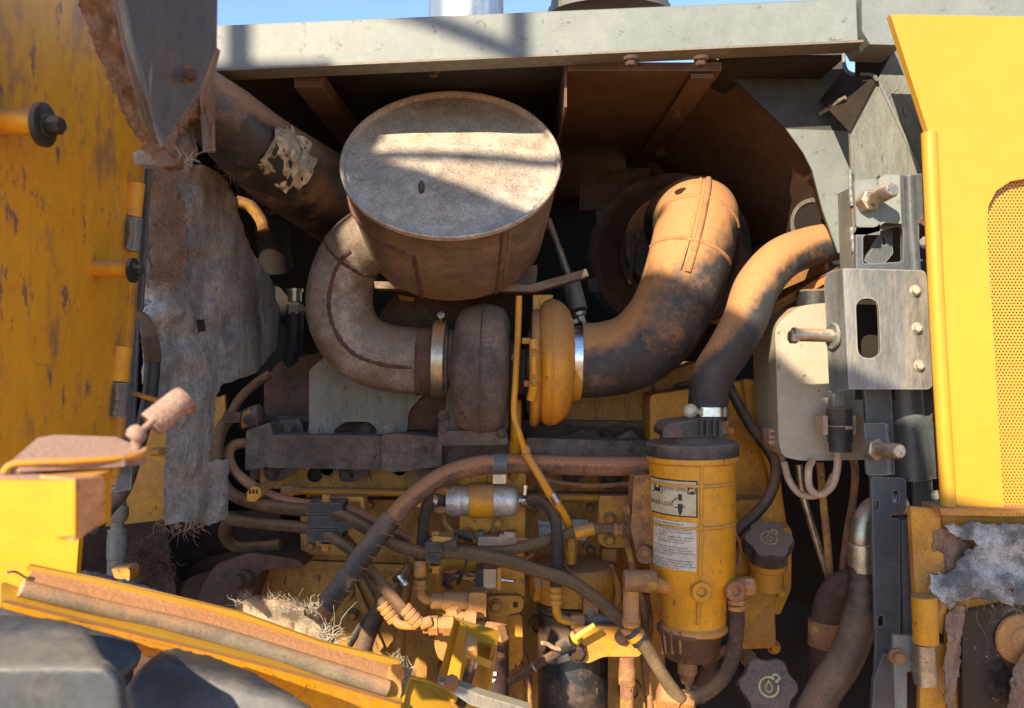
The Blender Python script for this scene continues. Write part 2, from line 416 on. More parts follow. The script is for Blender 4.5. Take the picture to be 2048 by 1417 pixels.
m_castl = M('mottled_cast_iron', (.16, .122, .10), var=.5, vs=35, da=.36, dust=(.27, .21, .165), ds=50, up=.3, spots=.45, ss=50, sc=(.045, .032, .036), rough=.78, bump=.7, bs=260, mott=.5, grain=.5)
m_rub = M('black_rubber', (.03, .028, .028), var=.4, vs=10, da=.42, ds=10, dust=(.20, .115, .065), up=.35, rough=.5, bump=.3, mott=.4, spots=.2, sc=(.15, .11, .08), ss=120)
m_rubo = M('rubber_under_orange_dust', (.040, .040, .042), var=.5, vs=12, da=.34, ds=8, dust=(.41, .20, .075), up=.72, spots=.26, ss=200, sc=(.20, .13, .085), rough=.62, bump=.25, bs=300, mott=.35, grain=.22)
m_rubd = M('orange_dust_on_rubber', (.40, .195, .075), var=.25, vs=14, da=.3, dust=(.30, .16, .075), spots=.3, ss=90, sc=(.12, .075, .05), rough=.9, bump=.3)
m_rubb = M('rubber_hose_dusty', (.075, .05, .04), var=.4, vs=10, da=.6, ds=12, dust=(.36, .165, .08), up=.6, rough=.8, bump=.35, mott=.4, grain=.4)
m_braid = M('braided_hose', (.25, .165, .08), var=.3, vs=30, braid=1150, da=.24, ds=25, dust=(.24, .13, .065), up=.4, rough=.85, bump=.9, mott=.35)
m_braidd = M('dark_braided_hose', (.11, .075, .058), var=.3, vs=30, braid=1150, da=.22, ds=25, dust=(.19, .10, .055), up=.4, rough=.85, bump=.9, mott=.35)
m_hosed = M('dusty_ribbed_hose', (.19, .12, .07), var=.3, vs=20, braid=1400, da=.45, ds=20, dust=(.30, .165, .08), up=.4, rough=.9, bump=1.0, bs=500, mott=.4, grain=.4)
m_blk = M('black_plastic', (.026, .026, .026), var=.3, vs=12, da=.32, ds=22, dust=(.19, .125, .085), up=.45, rough=.5, bump=.2, mott=.35)
m_blkd = M('dusty_black_plastic', (.036, .034, .033), var=.3, vs=12, da=.42, ds=22, dust=(.19, .125, .09), up=.4, rough=.6, bump=.3, mott=.4, edge=(.14, .105, .08))
m_blkcan = M('black_filter_can', (.018, .019, .022), var=.3, vs=6, da=.34, ds=9, dust=(.20, .115, .06), up=.3, rough=.35, bump=.1, spots=.3, ss=90, sc=(.22, .18, .14), scratch=.3, sclr=(.16, .15, .14))
m_brown = M('dusty_brown_panel', (.105, .058, .034), var=.35, vs=5, da=.3, dust=(.10, .058, .035), ds=7, up=.2, spots=.28, ss=40, sc=(.035, .02, .014), rough=.75, bump=.2, mott=.35, edge=(.2, .11, .06))
m_dark = M('shade_dark_panel', (.014, .008, .005), var=.4, vs=5, da=.1, dust=(.035, .017, .009), rough=.8, bump=.2)  # near-black; the shade of bay depths and holes is put into this colour
m_redbrown = M('red_dust_coat', (.11, .06, .043), var=.4, vs=10, da=.36, dust=(.135, .07, .045), up=.4, rough=.9, bump=.6, mott=.4, spots=.25, sc=(.03, .018, .014))
m_ins = M('fibre_blanket', (.44, .40, .36), var=.4, vs=7, da=.36, dust=(.255, .15, .10), ds=6, up=.1, spots=.4, ss=80, sc=(.16, .12, .095), rough=.95, bump=1.0, bs=220, alt=(.20, .195, .19), alts=5, alta=.4, mott=.4, grain=.5, stretch=(1.4, 1.4, .45))
m_felt = M('matted_fibre', (.27, .175, .12), var=.45, vs=14, da=.36, dust=(.33, .19, .115), rough=.95, bump=1.0, bs=200, mott=.5, grain=.5, stretch=(2.2, 2.2, .5), spots=.35, sc=(.08, .05, .035))
m_hair = M('fibre_strands', (.36, .26, .19), var=.3, vs=30, da=.2, rough=.9, bump=0)
m_hairw = M('pale_strands', (.48, .41, .31), var=.2, vs=30, dust=None, rough=.9, bump=0)
m_duct = M('scuffed_duct_face', (.075, .06, .052), var=.35, vs=6, da=.3, dust=(.21, .125, .08), ds=7, up=.2, rough=.5, bump=.2, stretch=(1, 3, 1), mott=.3, scratch=.5, sclr=(.2, .16, .135), spots=.25, ss=60, edge=(.3, .22, .16))
m_foil = M('torn_foil', (.60, .52, .36), var=.5, vs=40, metal=.3, da=.16, rough=.35, bump=1.0, bs=90, spots=.45, ss=50, sc=(.1, .07, .04), mott=.5)
m_sleeve = M('glossy_black_sleeve', (.03, .028, .028), var=.3, vs=8, da=.46, ds=9, dust=(.30, .165, .085), up=.6, rough=.45, bump=.2, mott=.4, scratch=.3, sclr=(.15, .1, .07))
m_cream = M('translucent_tank_plastic', (.37, .33, .25), var=.15, vs=4, da=.3, ds=4, dust=(.40, .25, .13), up=.2, rough=.42, bump=.06, spots=.3, ss=45, sc=(.16, .10, .055), mott=.12, grain=.1)
m_creamp = M('beige_plastic', (.48, .35, .24), var=.2, vs=20, da=.3, rough=.6, bump=.1)
m_pink = M('dusty_pink_foam', (.34, .215, .165), var=.2, vs=20, da=.3, dust=(.39, .235, .17), up=.3, rough=.9, bump=.5, bs=300, mott=.25, grain=.4, spots=.2)
m_tyre = M('worn_tyre_rubber', (.050, .058, .070), var=.4, vs=6, da=.22, ds=5, dust=(.16, .14, .115), up=.15, rough=.5, bump=.12, bs=150, mott=.25, grain=.12, scratch=.35, sclr=(.13, .13, .13))
m_ydeep = M('deep_yellow_paint', (.60, .265, .004), var=.08, vs=4, da=.12, dust=(.5, .24, .06), up=.3, rough=.45, bump=.05, mott=.1, grain=.08, scratch=.3, sclr=(.4, .2, .05))
m_trim = M('olive_rubber_trim', (.24, .205, .14), var=.3, vs=8, da=.46, ds=6, dust=(.50, .26, .12), up=.2, rough=.5, bump=.15, mott=.3, spots=.25, ss=110)
m_odust = M('orange_dust_layer', (.60, .29, .115), var=.25, vs=14, da=.3, dust=(.50, .235, .095), spots=.3, ss=70, sc=(.24, .105, .05), rough=.9, bump=.4, mott=.25, grain=.3)
m_cloth = M('frayed_grey_fabric', (.46, .455, .44), var=.25, vs=16, da=.25, dust=(.26, .17, .11), ds=9, up=.1, rough=.9, bump=.9, bs=420, alt=(.15, .145, .145), alts=22, alta=.55, mott=.4, grain=.5)
m_clothw = M('frayed_pale_fabric', (.40, .32, .22), var=.3, vs=20, da=.4, dust=(.5, .29, .16), rough=.95, bump=.9, bs=420, mott=.3, grain=.4)
m_label = M('printed_label_paper', (.52, .45, .29), var=.15, vs=20, da=.32, dust=(.38, .24, .1), up=0, rough=.6, bump=.03, mott=.2)
m_labelw = M('white_label_paper', (.60, .54, .45), var=.15, vs=20, da=.32, dust=(.45, .29, .18), up=0, rough=.6, bump=.03, mott=.2)
m_ink = M('black_ink', (.02, .019, .016), var=.1, dust=None, rough=.6, bump=0, mott=0, grain=0)
m_inkw = M('white_ink', (.55, .53, .48), var=.1, dust=None, rough=.6, bump=0)
m_inky = M('pale_yellow_ink', (.45, .42, .2), var=.15, vs=60, da=.2, rough=.6, bump=0)
m_inkg = M('green_ink', (.03, .28, .17), var=.2, dust=None, rough=.6, bump=0)
m_limey = M('bright_yellow_plastic', (.62, .54, .04), var=.1, da=.3, rough=.45, bump=.05)
m_blue = M('dark_blue_paint', (.012, .02, .04), var=.3, da=.12, dust=(.05, .03, .025), rough=.5, bump=.1)
m_ground = M('red_dirt', (.62, .36, .175), var=.3, vs=.6, da=.3, ds=1.2, rough=.95, bump=.6, bs=14)
m_sootshade = M('sooty_shade_grey_paint', (.045, .047, .05), var=.4, vs=6, da=.3, dust=(.10, .065, .04), up=.2, rough=.6, bump=.06, spots=.25, mott=.35, scratch=.3, sclr=(.12, .12, .12))  # beam shade on the upper gusset put into the grey, with some soot
# ---- ground -------------------------------------------------------------
bm = bmesh.new(); q = [bm.verts.new((x, y, 0)) for x, y in ((-900, -900), (900, -900), (900, 900), (-900, 900))]; bm.faces.new(q)
mk('ground', bm, m_ground, kind='structure')
# ---- unseen panel and handrail added out of frame, outlined to throw the wanted shade ----
def shade_pt(u, v, d, y):
    p = P(u, v, d); t = (p.y-y)/L.y
    return p-L*t
def off_plate(name, pts, holes, y, t, mat, label, cat):
    bm = bmesh.new(); loops = [[shade_pt(a, b, d, y) for a, b, d in l] for l in [pts]+holes]
    fr = [[bm.verts.new(c) for c in l] for l in loops]; bk = [[bm.verts.new(c+Vector((0, -t, 0))) for c in l] for l in loops]
    fa = [v for l in fr for v in l]; ba = [v for l in bk for v in l]
    for tr in tessellate_polygon(loops):
        bm.faces.new([fa[i] for i in tr]); bm.faces.new([ba[i] for i in tr])
    for f, k in zip(fr, bk):
        for i in range(len(f)): bm.faces.new((f[i-1], f[i], k[i], k[i-1]))
    return mk(name, bm, mat, label=label, cat=cat)
off_plate('side_plate', [(-100, 225, 1.25), (752, 238, 1.27), (728, 300, 1.24), (835, 322, 1.22), (1060, 420, 1.19), (1270, 545, 1.35), (1400, 575, 1.28), (1500, 640, 1.24), (1690, 745, 1.15), (1840, 830, 1.16), (1888, 985, 1.09), (2048, 1022, 1.09), (2300, 1080, 1.09),
    (2300, 1900, 1.15), (1420, 1440, 1.3), (1320, 1300, 1.3), (1180, 1262, 1.3), (900, 1205, 1.3), (620, 1180, 1.3), (-100, 1180, 1.3)],
    [[(668, 452, 1.30), (700, 420, 1.30), (735, 405, 1.28), (745, 450, 1.28), (765, 500, 1.28), (752, 528, 1.30), (760, 548, 1.30), (704, 596, 1.31), (690, 590, 1.31), (694, 530, 1.30), (680, 480, 1.30)],
     [(420, 190, 1.15), (470, 206, 1.16), (520, 222, 1.17), (580, 250, 1.20), (610, 296, 1.215), (604, 312, 1.22), (560, 300, 1.2), (500, 276, 1.18), (462, 244, 1.165), (420, 222, 1.15)]],
    -.55, .004, m_yclean, 'unseen yellow panel added behind the camera and cut to throw shade', 'cover')  # added shade caster; outline and holes follow the wanted shade edges
rl = T('handrail', 'unseen grey tubular handrail added to cast the bar shadows', 'handrail', (0, -400, .3))
def rail(pts, r, y):
    q = [shade_pt(*p, y) for p in pts]; bm = bmesh.new()
    c = cat_rom(q, 8); fr = frames(c)
    rings = [[bm.verts.new(p+(x*math.cos(a)+yy*math.sin(a))*r) for a in [math.pi*j/6 for j in range(12)]] for p, (t, x, yy) in zip(c, fr)]
    for A, B in zip(rings, rings[1:]):
        for j in range(12): bm.faces.new((A[j], A[(j+1) % 12], B[(j+1) % 12], B[j]))
    bm.faces.new(rings[0]); bm.faces.new(rings[-1]); return bm
for pts, r in (([(478, -500, 1.18), (478, -100, 1.18), (478, 260, 1.18)], .0165), ([(1036, -500, 1.18), (1036, -100, 1.18), (1040, 125, 1.18)], .014),
               ([(760, 8, 1.18), (900, 55, 1.18), (1040, 112, 1.18)], .013), ([(440, 345, 1.28), (700, 318, 1.26), (900, 306, 1.25), (1120, 322, 1.25), (1300, 350, 1.3)], .0115)):
    mk('rail', rail(pts, r, -.8), m_grey, rl)  # added rails, run along the wanted bar shadows
# ---- bay walls ----------------------------------------------------------
def wall(name, q, t, mat, **k):
    bm = bmesh.new(); f = [bm.verts.new(c) for c in q]; n = newell([v.co for v in f])*t
    b = [bm.verts.new(v.co+n) for v in f]; bm.faces.new(f); bm.faces.new(list(reversed(b)))
    for i in range(4): bm.faces.new((f[i-1], f[i], b[i], b[i-1]))
    return mk(name, bm, mat, **k)
wall('bay_back_wall', [(-1.1, 2.25, .5), (.30, 2.25, .5), (.30, 2.25, 2.33), (-1.1, 2.25, 2.33)], .02, m_dark, label='near-black rear wall of the engine bay behind the muffler', cat='bulkhead')
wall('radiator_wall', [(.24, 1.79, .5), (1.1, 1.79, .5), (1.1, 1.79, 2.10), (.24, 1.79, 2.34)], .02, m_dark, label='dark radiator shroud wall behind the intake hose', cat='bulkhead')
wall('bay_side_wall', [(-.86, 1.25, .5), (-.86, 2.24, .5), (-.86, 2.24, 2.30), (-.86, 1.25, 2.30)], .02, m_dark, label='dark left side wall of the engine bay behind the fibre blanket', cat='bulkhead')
wall('bounce_floor', [(-1.2, 1.0, .95), (1.2, 1.0, .95), (1.2, 2.24, .95), (-1.2, 2.24, .95)], -.02, m_redbrown, label='added floor deep under the engine to block light from the ground', cat='floor')  # added; the bay is open below, this blocks ground bounce
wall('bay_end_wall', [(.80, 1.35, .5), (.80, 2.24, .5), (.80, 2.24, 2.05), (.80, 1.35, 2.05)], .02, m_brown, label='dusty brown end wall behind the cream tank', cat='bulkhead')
# ceiling with its stiffeners
ce = T('bay_ceiling', 'dusty brown ceiling panel bolted under the grey top beam', 'panel', (1250, 200, 1.4))
zc = 2.306
def boxw(x0, x1, y0, y1, z0, z1):
    bm = bmesh.new(); bmesh.ops.create_cube(bm, size=1, matrix=Matrix.Translation(((x0+x1)/2, (y0+y1)/2, (z0+z1)/2)) @ Matrix.Diagonal((x1-x0, y1-y0, z1-z0, 1)))
    return bm
mk('roof_panel', boxw(.0795, .30, 1.218, 2.26, zc, zc+.012), m_brown, ce)
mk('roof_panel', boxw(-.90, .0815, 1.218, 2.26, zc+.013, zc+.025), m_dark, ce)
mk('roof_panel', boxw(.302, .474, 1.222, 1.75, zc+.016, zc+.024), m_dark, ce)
mk('stiffener', boxw(.0755, .079, 1.225, 2.25, zc-.05, zc+.012), m_brown, ce)
mk('flange', boxw(.258, .29, 1.225, 1.77, zc-.008, zc-.002), m_brown, ce)
mk('stiffener', boxw(-.315, -.275, 1.23, 2.2, zc-.02, zc+.004), m_brown, ce)
for u, v, d in ((1262, 119, 1.27), (1402, 119, 1.25), (1353, 221, 1.44), (1321, 301, 1.68)):
    p = P(u, v, d); d2 = (zc-.008-CZ)*F/(CY-v); bolt(ce, (u, v, d2), 15, m_redbrown, (0, 0, -1))
bolt(ce, (868, 143, 1.23), 12, m_redbrown, (0, 0, -1))
# slanted duct side and the side wall with the hose opening
sd = T('slanted_shroud', 'brown slanted shroud panel beside the grey corner gusset', 'shroud', (1480, 300, 1.5))
bm = bmesh.new(); fr_ = [(1395, 108, 1.222), (1475, 150, 1.313), (1582, 256, 1.313), (1616, 303, 1.313), (1634, 340, 1.313), (1662, 430, 1.313)]
f_ = [bm.verts.new(P(*p)) for p in fr_]; r_ = [bm.verts.new(P(1300+188*t, 316+190*t, 1.77)) for t in (0, .2, .45, .62, .75, 1)]
for i in range(5): bm.faces.new((f_[i], f_[i+1], r_[i+1], r_[i]))
g_ = bmesh.ops.extrude_face_region(bm, geom=bm.faces[:])
for v_ in g_['geom']:
    if isinstance(v_, bmesh.types.BMVert): v_.co += Vector((.004, 0, .004))
mk('slope_panel', bm, m_brown, sd)
plate('lower_flange', [(1302, 318, 1.765), (1490, 506, 1.765), (1482, 530, 1.76), (1294, 330, 1.76)], 0, .004, m_brown, sd)
plate('side_panel', [(1648, 440, 1.375), (1488, 506, 1.77), (1488, 700, 1.77), (1650, 540, 1.375)], 0, .006, m_ofit, sd, normal=True)
lathe('hose_opening_ring', [(-4, 52), (6, 52), (6, 44), (-4, 44)], (1630, 448, 1.37), (-.75, -.6, -.25), m_greyrust, sd, n=32)
lathe('hose_opening', [(0, 44), (3, 44)], (1630, 448, 1.37), (-.75, -.6, -.25), m_dark, sd, n=32)
plate('lower_shelf', [(1538, 612, 1.36), (1712, 516, 1.34), (1714, 528, 1.34), (1600, 598, 1.36), (1545, 672, 1.38), (1412, 645, 1.5)], 0, .004, m_ofit, sd, normal=True)
plate('shelf_web', [(1540, 622, 1.37), (1712, 530, 1.35), (1712, 640, 1.35), (1520, 690, 1.37)], 0, .004, m_redbrown, sd)
# ---- top beam, stack, intake cap ---------------------------------------
bt = T('top_beam', 'long pale grey sheet metal beam across the top of the engine bay', 'beam', (1000, 80, 1.2))
plate('beam_face', [(414, 53), (1712, -3), (1716, 84), (414, 141)], 1.18, .036, m_grey, bt, bev=.008)
plate('bottom_flange', [(412, 138.5), (1727, 80), (1727, 84.5), (412, 143)], 1.1775, .042, m_greyrust, bt)
es = T('exhaust_stack', 'shiny galvanised exhaust stack rising behind the grey top beam', 'exhaust stack', (930, 20, 1.36))
lathe('stack_pipe', [(-40, 75), (420, 75), (420, 71), (300, 71)], (932, 60, 1.36), (0, 0, 1), m_galv, es, n=48)
lathe('stack_collar', [(-40, 79), (-8, 79), (-8, 75)], (932, 60, 1.36), (0, 0, 1), m_galv, es, n=48)
ic = T('air_precleaner', 'round beige intake cap showing just above the grey top beam', 'intake cap', (1218, 20, 1.6))
lathe('cap_dome', [(0, 118), (18, 116), (34, 98), (46, 60), (50, 0)], (1218, 22, 1.6), (0, -.12, 1), m_greyrust, ic, n=40)
lathe('cap_rim', [(-14, 112), (-10, 122), (2, 122), (4, 112)], (1218, 22, 1.6), (0, -.12, 1), m_greyrust, ic, n=40)
# ---- right hand corner frame -------------------------------------------
cf = T('corner_bracket', 'grey welded corner frame between the top beam and yellow grille door', 'frame', (1760, 400, 1.25))
plate('top_block', [(1722, -60), (2200, -60), (2200, 48), (1783, 35), (1806, 91), (1740, 89), (1724, 62)], 1.175, .07, m_grey, cf, bev=.005)
plate('gusset', [(1398, 106), (1686, 92), (1688, 136), (1702, 148), (1745, 150), (1752, 160), (1700, 262), (1707, 500), (1701, 509), (1676, 506), (1645, 420), (1624, 340), (1606, 305), (1572, 258), (1470, 160)], 1.305, .008, m_sootshade, cf, r=4)  # shaded copy of the grey, dark down to the beam's shadow line
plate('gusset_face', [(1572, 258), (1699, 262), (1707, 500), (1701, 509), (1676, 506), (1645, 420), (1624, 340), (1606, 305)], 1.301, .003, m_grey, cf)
plate('gusset_lip', [(1688, 140, 1.30), (1700, 149, 1.29), (1742, 150, 1.25), (1753, 158, 1.21), (1699, 264, 1.212), (1652, 214, 1.30), (1640, 200, 1.302)], 0, .003, m_dark, cf, normal=True)  # shade in the fold put into its near-black colour
tube('lip_edge', [(1687, 96, 1.296), (1689, 132, 1.296), (1703, 148, 1.285), (1742, 150, 1.24), (1754, 159, 1.205)], 4, m_grey, cf, n=8)
plate('web', [(1700, 262), (1752, 158), (1757, 160), (1845, 352), (1846, 380), (1704, 380)], 1.215, .006, m_greyrust, cf)
plate('web', [(1757, 157), (1790, 97), (1815, 92), (1905, 300), (1905, 380), (1846, 360)], 1.219, .006, m_greyrust, cf)
tube('web_edge', [(1755, 159, 1.214), (1800, 254, 1.214), (1843, 350, 1.214)], 3, m_grey, cf, n=8)
tube('scored_line', [(1776, 196, 1.2185), (1795, 177, 1.2185)], 1, m_grey, cf, n=6); tube('scored_line', [(1795, 177, 1.2185), (1850, 268, 1.2185)], 1, m_grey, cf, n=6)
plate('recess', [(1712, 90), (1792, 95), (1756, 156), (1712, 150)], 1.262, .004, m_dark, cf)
tube('weld_bead', [(1700, 340, 1.208), (1701, 380, 1.208), (1704, 412, 1.208)], 4.5, m_grey, cf, n=8, wob=.5)
tube('weld_bead', [(1703, 455, 1.208), (1705, 480, 1.208), (1708, 505, 1.208)], 4.5, m_grey, cf, n=8, wob=.5)
tube('weld_bead', [(1690, 195, 1.25), (1665, 212, 1.275), (1640, 228, 1.298)], 4, m_greyrust, cf, n=8, wob=.6)
plate('post_strip', [(1702, 375), (1716, 375), (1722, 545), (1708, 545)], 1.21, .05, m_greyrust, cf)
# long post down the right side
po = T('hinge_post', 'tall blue grey steel post carrying the hinges beside the grille door', 'post', (1800, 900, 1.2))
plate('upper_leaf', [(1760, 350), (1846, 348), (1850, 430), (1838, 442), (1838, 520), (1856, 520), (1858, 560), (1712, 560), (1712, 470), (1760, 470)], 1.165, .008, m_greyd, po,
      holes=[[(1726, 472), (1798, 452), (1806, 458), (1806, 524), (1726, 528)]], hr=6)
plate('backing_strip', rect(1712, 600, 1860, 800), 1.2, .004, m_dark, po)
tube('leaf_fold', [(1818, 352, 1.166), (1822, 450, 1.166), (1830, 545, 1.166)], 12, m_greyd, po, n=14)
plate('inner_bracket', [(1728, 522), (1768, 458), (1784, 462), (1786, 508), (1758, 540)], 1.19, .008, m_greyd, po, holes=[[(1764, 474), (1770, 474), (1772, 490), (1766, 492)]], hr=2.5)
plate('back_strip', rect(1705, 380, 1900, 580), 1.26, .004, m_redbrown, po)
plate('post_face', [(1728, 770), (1782, 770), (1790, 950), (1742, 955)], 1.185, .01, m_greyd, po)
tube('post_fold', [(1812, 760, 1.21), (1820, 860, 1.21), (1828, 958, 1.21)], 34, m_greyd, po, n=24)
plate('post_flange', [(1838, 770), (1872, 770), (1882, 958), (1862, 958), (1850, 940)], 1.19, .008, m_greyd, po)
plate('post_flange', [(1826, 950), (1864, 950), (1868, 1030), (1832, 1030)], 1.195, .008, m_greyd, po, bev=.002)
plate('slotted_plate', [(1742, 954), (1808, 956), (1812, 965), (1813, 1018), (1806, 1028), (1782, 1030), (1782, 1036), (1800, 1040), (1800, 1420), (1838, 1430), (1746, 1430), (1752, 1300)], 1.18, .006, m_greyd, po, r=4,
      holes=[[(1746, 1000), (1758, 1000), (1758, 1022), (1746, 1022)], [(1786, 982), (1798, 982), (1798, 1006), (1786, 1006)], [(1756, 1232), (1768, 1232), (1768, 1254), (1756, 1254)]], hr=6)
tube('rolled_edge', [(1805, 1038, 1.2), (1808, 1150, 1.2), (1811, 1268, 1.2)], 17, m_greyd, po, n=20)
plate('lower_fin', [(1768, 1305), (1790, 1320), (1796, 1430), (1744, 1430), (1748, 1360)], 1.165, .008, m_greyd, po, r=8, bev=.003)
plate('back_strip', rect(1752, 950, 1900, 1480), 1.26, .004, m_dark, po)
# big slotted hinge bracket
hb = T('slotted_bracket', 'large bent steel bracket with an oblong slot and three bolts', 'bracket', (1760, 660, 1.13))
plate('bracket_face', [(1686, 537), (1848, 541), (1853, 552), (1868, 768), (1858, 779), (1698, 779)], 1.125, .006, m_plate, hb, r=6,
      holes=[[(1711, 597), (1757, 597), (1762, 717), (1716, 717)]], hr=23, bev=.0015)
plate('bent_flange', [(1687, 537, 1.125), (1699, 779, 1.125), (1664, 788, 1.155), (1658, 770, 1.16), (1648, 562, 1.16), (1656, 545, 1.152)], 0, .006, m_plate, hb, normal=True)
tube('fold', [(1688, 538, 1.128), (1693.5, 660, 1.128), (1699, 778, 1.128)], 4.5, m_plate, hb, n=10)
for u, v in ((1830, 582), (1834, 657), (1838, 732)): bolt(hb, (u, v, 1.124), 12, m_zinc, (-.15, -1, .05))
pn = T('rubber_stop_pin', 'silver pin with hexagon end sticking out left from the slotted bracket', 'pin', (1665, 672, 1.13))
lathe('shank', [(0, 13), (78, 13), (80, 15), (86, 15)], (1668, 672, 1.145), (-1, -.12, .02), m_zinc, pn, n=20)
lathe('washer', [(-3, 26), (3, 26)], (1665, 672, 1.145), (-1, -.12, .02), m_plate, pn, n=24)
bolt(pn, (1591, 674, 1.138), 14, m_zinc, (-1, -.12, .02), flange=False)
# studs on latch plates
def stud(at, ax, label, m):
    s = T('threaded_stud', label, 'stud', at, 'brass coloured studs on the latch plates')
    lathe('shaft', [(0, 13), (34, 13), (34, 15.5), (78, 15), (82, 12)], at, ax, m, s, n=20)
    bolt(s, (at[0], at[1], at[2]), 22, m, ax, flange=False, h=.8, name='nut')
up = T('latch_plate', 'light grey latch plate just above the slotted bracket', 'plate', (1735, 405, 1.16))
plate('plate', [(1708, 360), (1757, 357), (1762, 446), (1752, 455), (1712, 455)], 1.158, .006, m_grey, up, r=7, bev=.0015)
plate('curved_plate', [(1757, 357, 1.158), (1770, 349, 1.15), (1800, 350, 1.15), (1803, 448, 1.15), (1768, 446, 1.152), (1760, 452, 1.158)], 0, .006, m_grey, up, normal=True)
stud((1733, 405, 1.155), (.22, -1, .14), 'brass coloured stud lit by sun on the upper latch plate', m_zinc)
lo = T('latch_plate', 'blue grey latch plate below the slotted bracket', 'plate', (1750, 900, 1.16))
plate('plate', [(1728, 847), (1772, 846), (1777, 950), (1734, 951)], 1.165, .006, m_greyd, lo, r=6, bev=.0015)
tube('weld_bead', [(1772, 848, 1.168), (1775, 900, 1.168), (1779, 948, 1.168)], 5, m_greyd, lo, n=8, wob=.5)
stud((1745, 899, 1.16), (.24, -1, .06), 'dull dusty stud in shade on the lower latch plate', m_zinc)
# ---- yellow grille door -------------------------------------------------
gd = T('grille_door', 'clean bright yellow door with perforated mesh at the right', 'door', (1950, 520, 1.1))
plate('door_skin', [(1781, 29), (2250, 37), (2250, 1040), (1896, 1013), (1870, 640), (1856, 262)], 1.10, .012, m_yclean, gd, bev=.002,
      holes=[[(1968, 358, 1.1, 95), (2200, 352, 1.1, 20), (2200, 1033, 1.1, 5), (2008, 1022, 1.1, 5)]], hr=1)
tube('rolled_edge', [(1858, 266, 1.098), (1875, 640, 1.098), (1897, 1014, 1.098)], 15, m_yclean, gd, n=24)
bm = bmesh.new(); v = 348; row = 0
HX, HY, HR = 7.2, 6.03, 1.95
while v < 1036:
    u = 1952+(HX/2 if row % 2 else 0)+max(0, v-600)*.07
    while u < 2206:
        cell = [(u-HX/2, v-HY/2), (u, v-HY/2), (u+HX/2, v-HY/2), (u+HX/2, v), (u+HX/2, v+HY/2), (u, v+HY/2), (u-HX/2, v+HY/2), (u-HX/2, v)]
        an = [(-.7, -.7), (0, -1), (.7, -.7), (1, 0), (.7, .7), (0, 1), (-.7, .7), (-1, 0)]
        o_ = [bm.verts.new(P(a, b, 1.113)) for a, b in cell]; i_ = [bm.verts.new(P(u+a*HR, v+b*HR, 1.113)) for a, b in an]
        j_ = [bm.verts.new(P(u+a*HR, v+b*HR, 1.1145)) for a, b in an]
        for k in range(8):
            bm.faces.new((o_[k-1], o_[k], i_[k], i_[k-1])); bm.faces.new((i_[k-1], i_[k], j_[k], j_[k-1]))
        u += HX
    v += HY; row += 1
bmesh.ops.remove_doubles(bm, verts=bm.verts, dist=.00005)
mk('perforated_mesh', bm, m_yclean, gd, kind='stuff')
plate('backing', [(1925, 340), (2240, 340), (2240, 1060), (1950, 1050)], 1.122, .01, m_ydust, gd)
bolt(gd, (1852, 485, 1.12), 13, m_zinc, (-1, -.8, .1))
bolt(gd, (1874, 992, 1.15), 11, m_zinc, (-.6, -1, .1))
# ---- open door on the left ----------------------------------------------
od = T('open_door', 'open yellow door with scuffed brown patches along the left edge', 'door', (150, 600, .95))
plate('door_skin', [(-70, -265, .76), (284, 110, 1.165), (272, 335, 1.155), (212, 948, 1.145), (130, 960, 1.0), (-70, 1000, .76)], 0, -.012, m_ydoor, od, normal=True)
plate('edge_return', [(264, 335, 1.135), (284, 335, 1.15), (268, 620, 1.145), (236, 955, 1.14), (204, 955, 1.125), (236, 640, 1.13)], 0, .008, m_ydust, od, bev=.002)
hs = T('hinge_strip', 'narrow grey steel hinge strip along the open door edge', 'hinge', (270, 640, 1.16))
plate('leaf', [(282, 338), (300, 336), (292, 480), (284, 620), (262, 625), (268, 520)], 1.16, .006, m_greyd, hs, bev=.001)
plate('leaf', [(258, 640), (276, 640), (262, 980), (228, 985), (236, 940)], 1.165, .006, m_greyd, hs, bev=.001)
for (u, v, u2, v2, m, nm, r) in ((270, 366, 263, 434, m_ydoor, 'yellow_knuckle', 19), (265, 436, 260, 502, m_plate, 'steel_knuckle', 19), (242, 692, 235, 762, m_ydoor, 'yellow_knuckle', 20), (238, 765, 233, 834, m_plate, 'steel_knuckle', 20)):
    tube(nm, [(u, v, 1.115), ((u+u2)/2, (v+v2)/2, 1.115), (u2, v2, 1.115)], r, m, hs, n=24, sub=4)
    tube('weld_bead', [(u-4, v+6, 1.098), (u-3, (v+v2)/2, 1.097), (u2-4, v2-5, 1.098)] if 'yell' not in nm else [(u-17, v+6, 1.105), (u-18, (v+v2)/2, 1.104), (u2-18, v2-5, 1.105)], 4.5, m, hs, n=8, sub=8, wob=.7)
rd = T('stand_off_rod', 'thick yellow rod with a dark bolt near the top left corner', 'rod', (40, 245, .8))
lathe('rod', [(-150, 26), (78, 26)], (0, 243, .8), (1, 0, -.03), m_ydoor, rd, n=28)
lathe('washer', [(0, 43), (4, 44), (12, 44), (14, 40)], (80, 250, .8), (1, 0, -.03), m_blk, rd, n=32)
bolt(rd, (95, 252, .8), 26, m_blk, (1, -.25, -.03), flange=True, h=1.3)
rd = T('stand_off_rod', 'short yellow rod with a dark bolt halfway down the open door', 'rod', (225, 538, 1.05))
lathe('rod', [(-4, 18), (76, 17)], (186, 536, 1.02), (1, 0, -.03), m_ydoor, rd, n=24)
lathe('washer', [(0, 25), (7, 25)], (262, 541, 1.02), (1, 0, -.03), m_blk, rd, n=24)
bolt(rd, (268, 541, 1.02), 15, m_blk, (1, -.2, -.03), h=1.2)
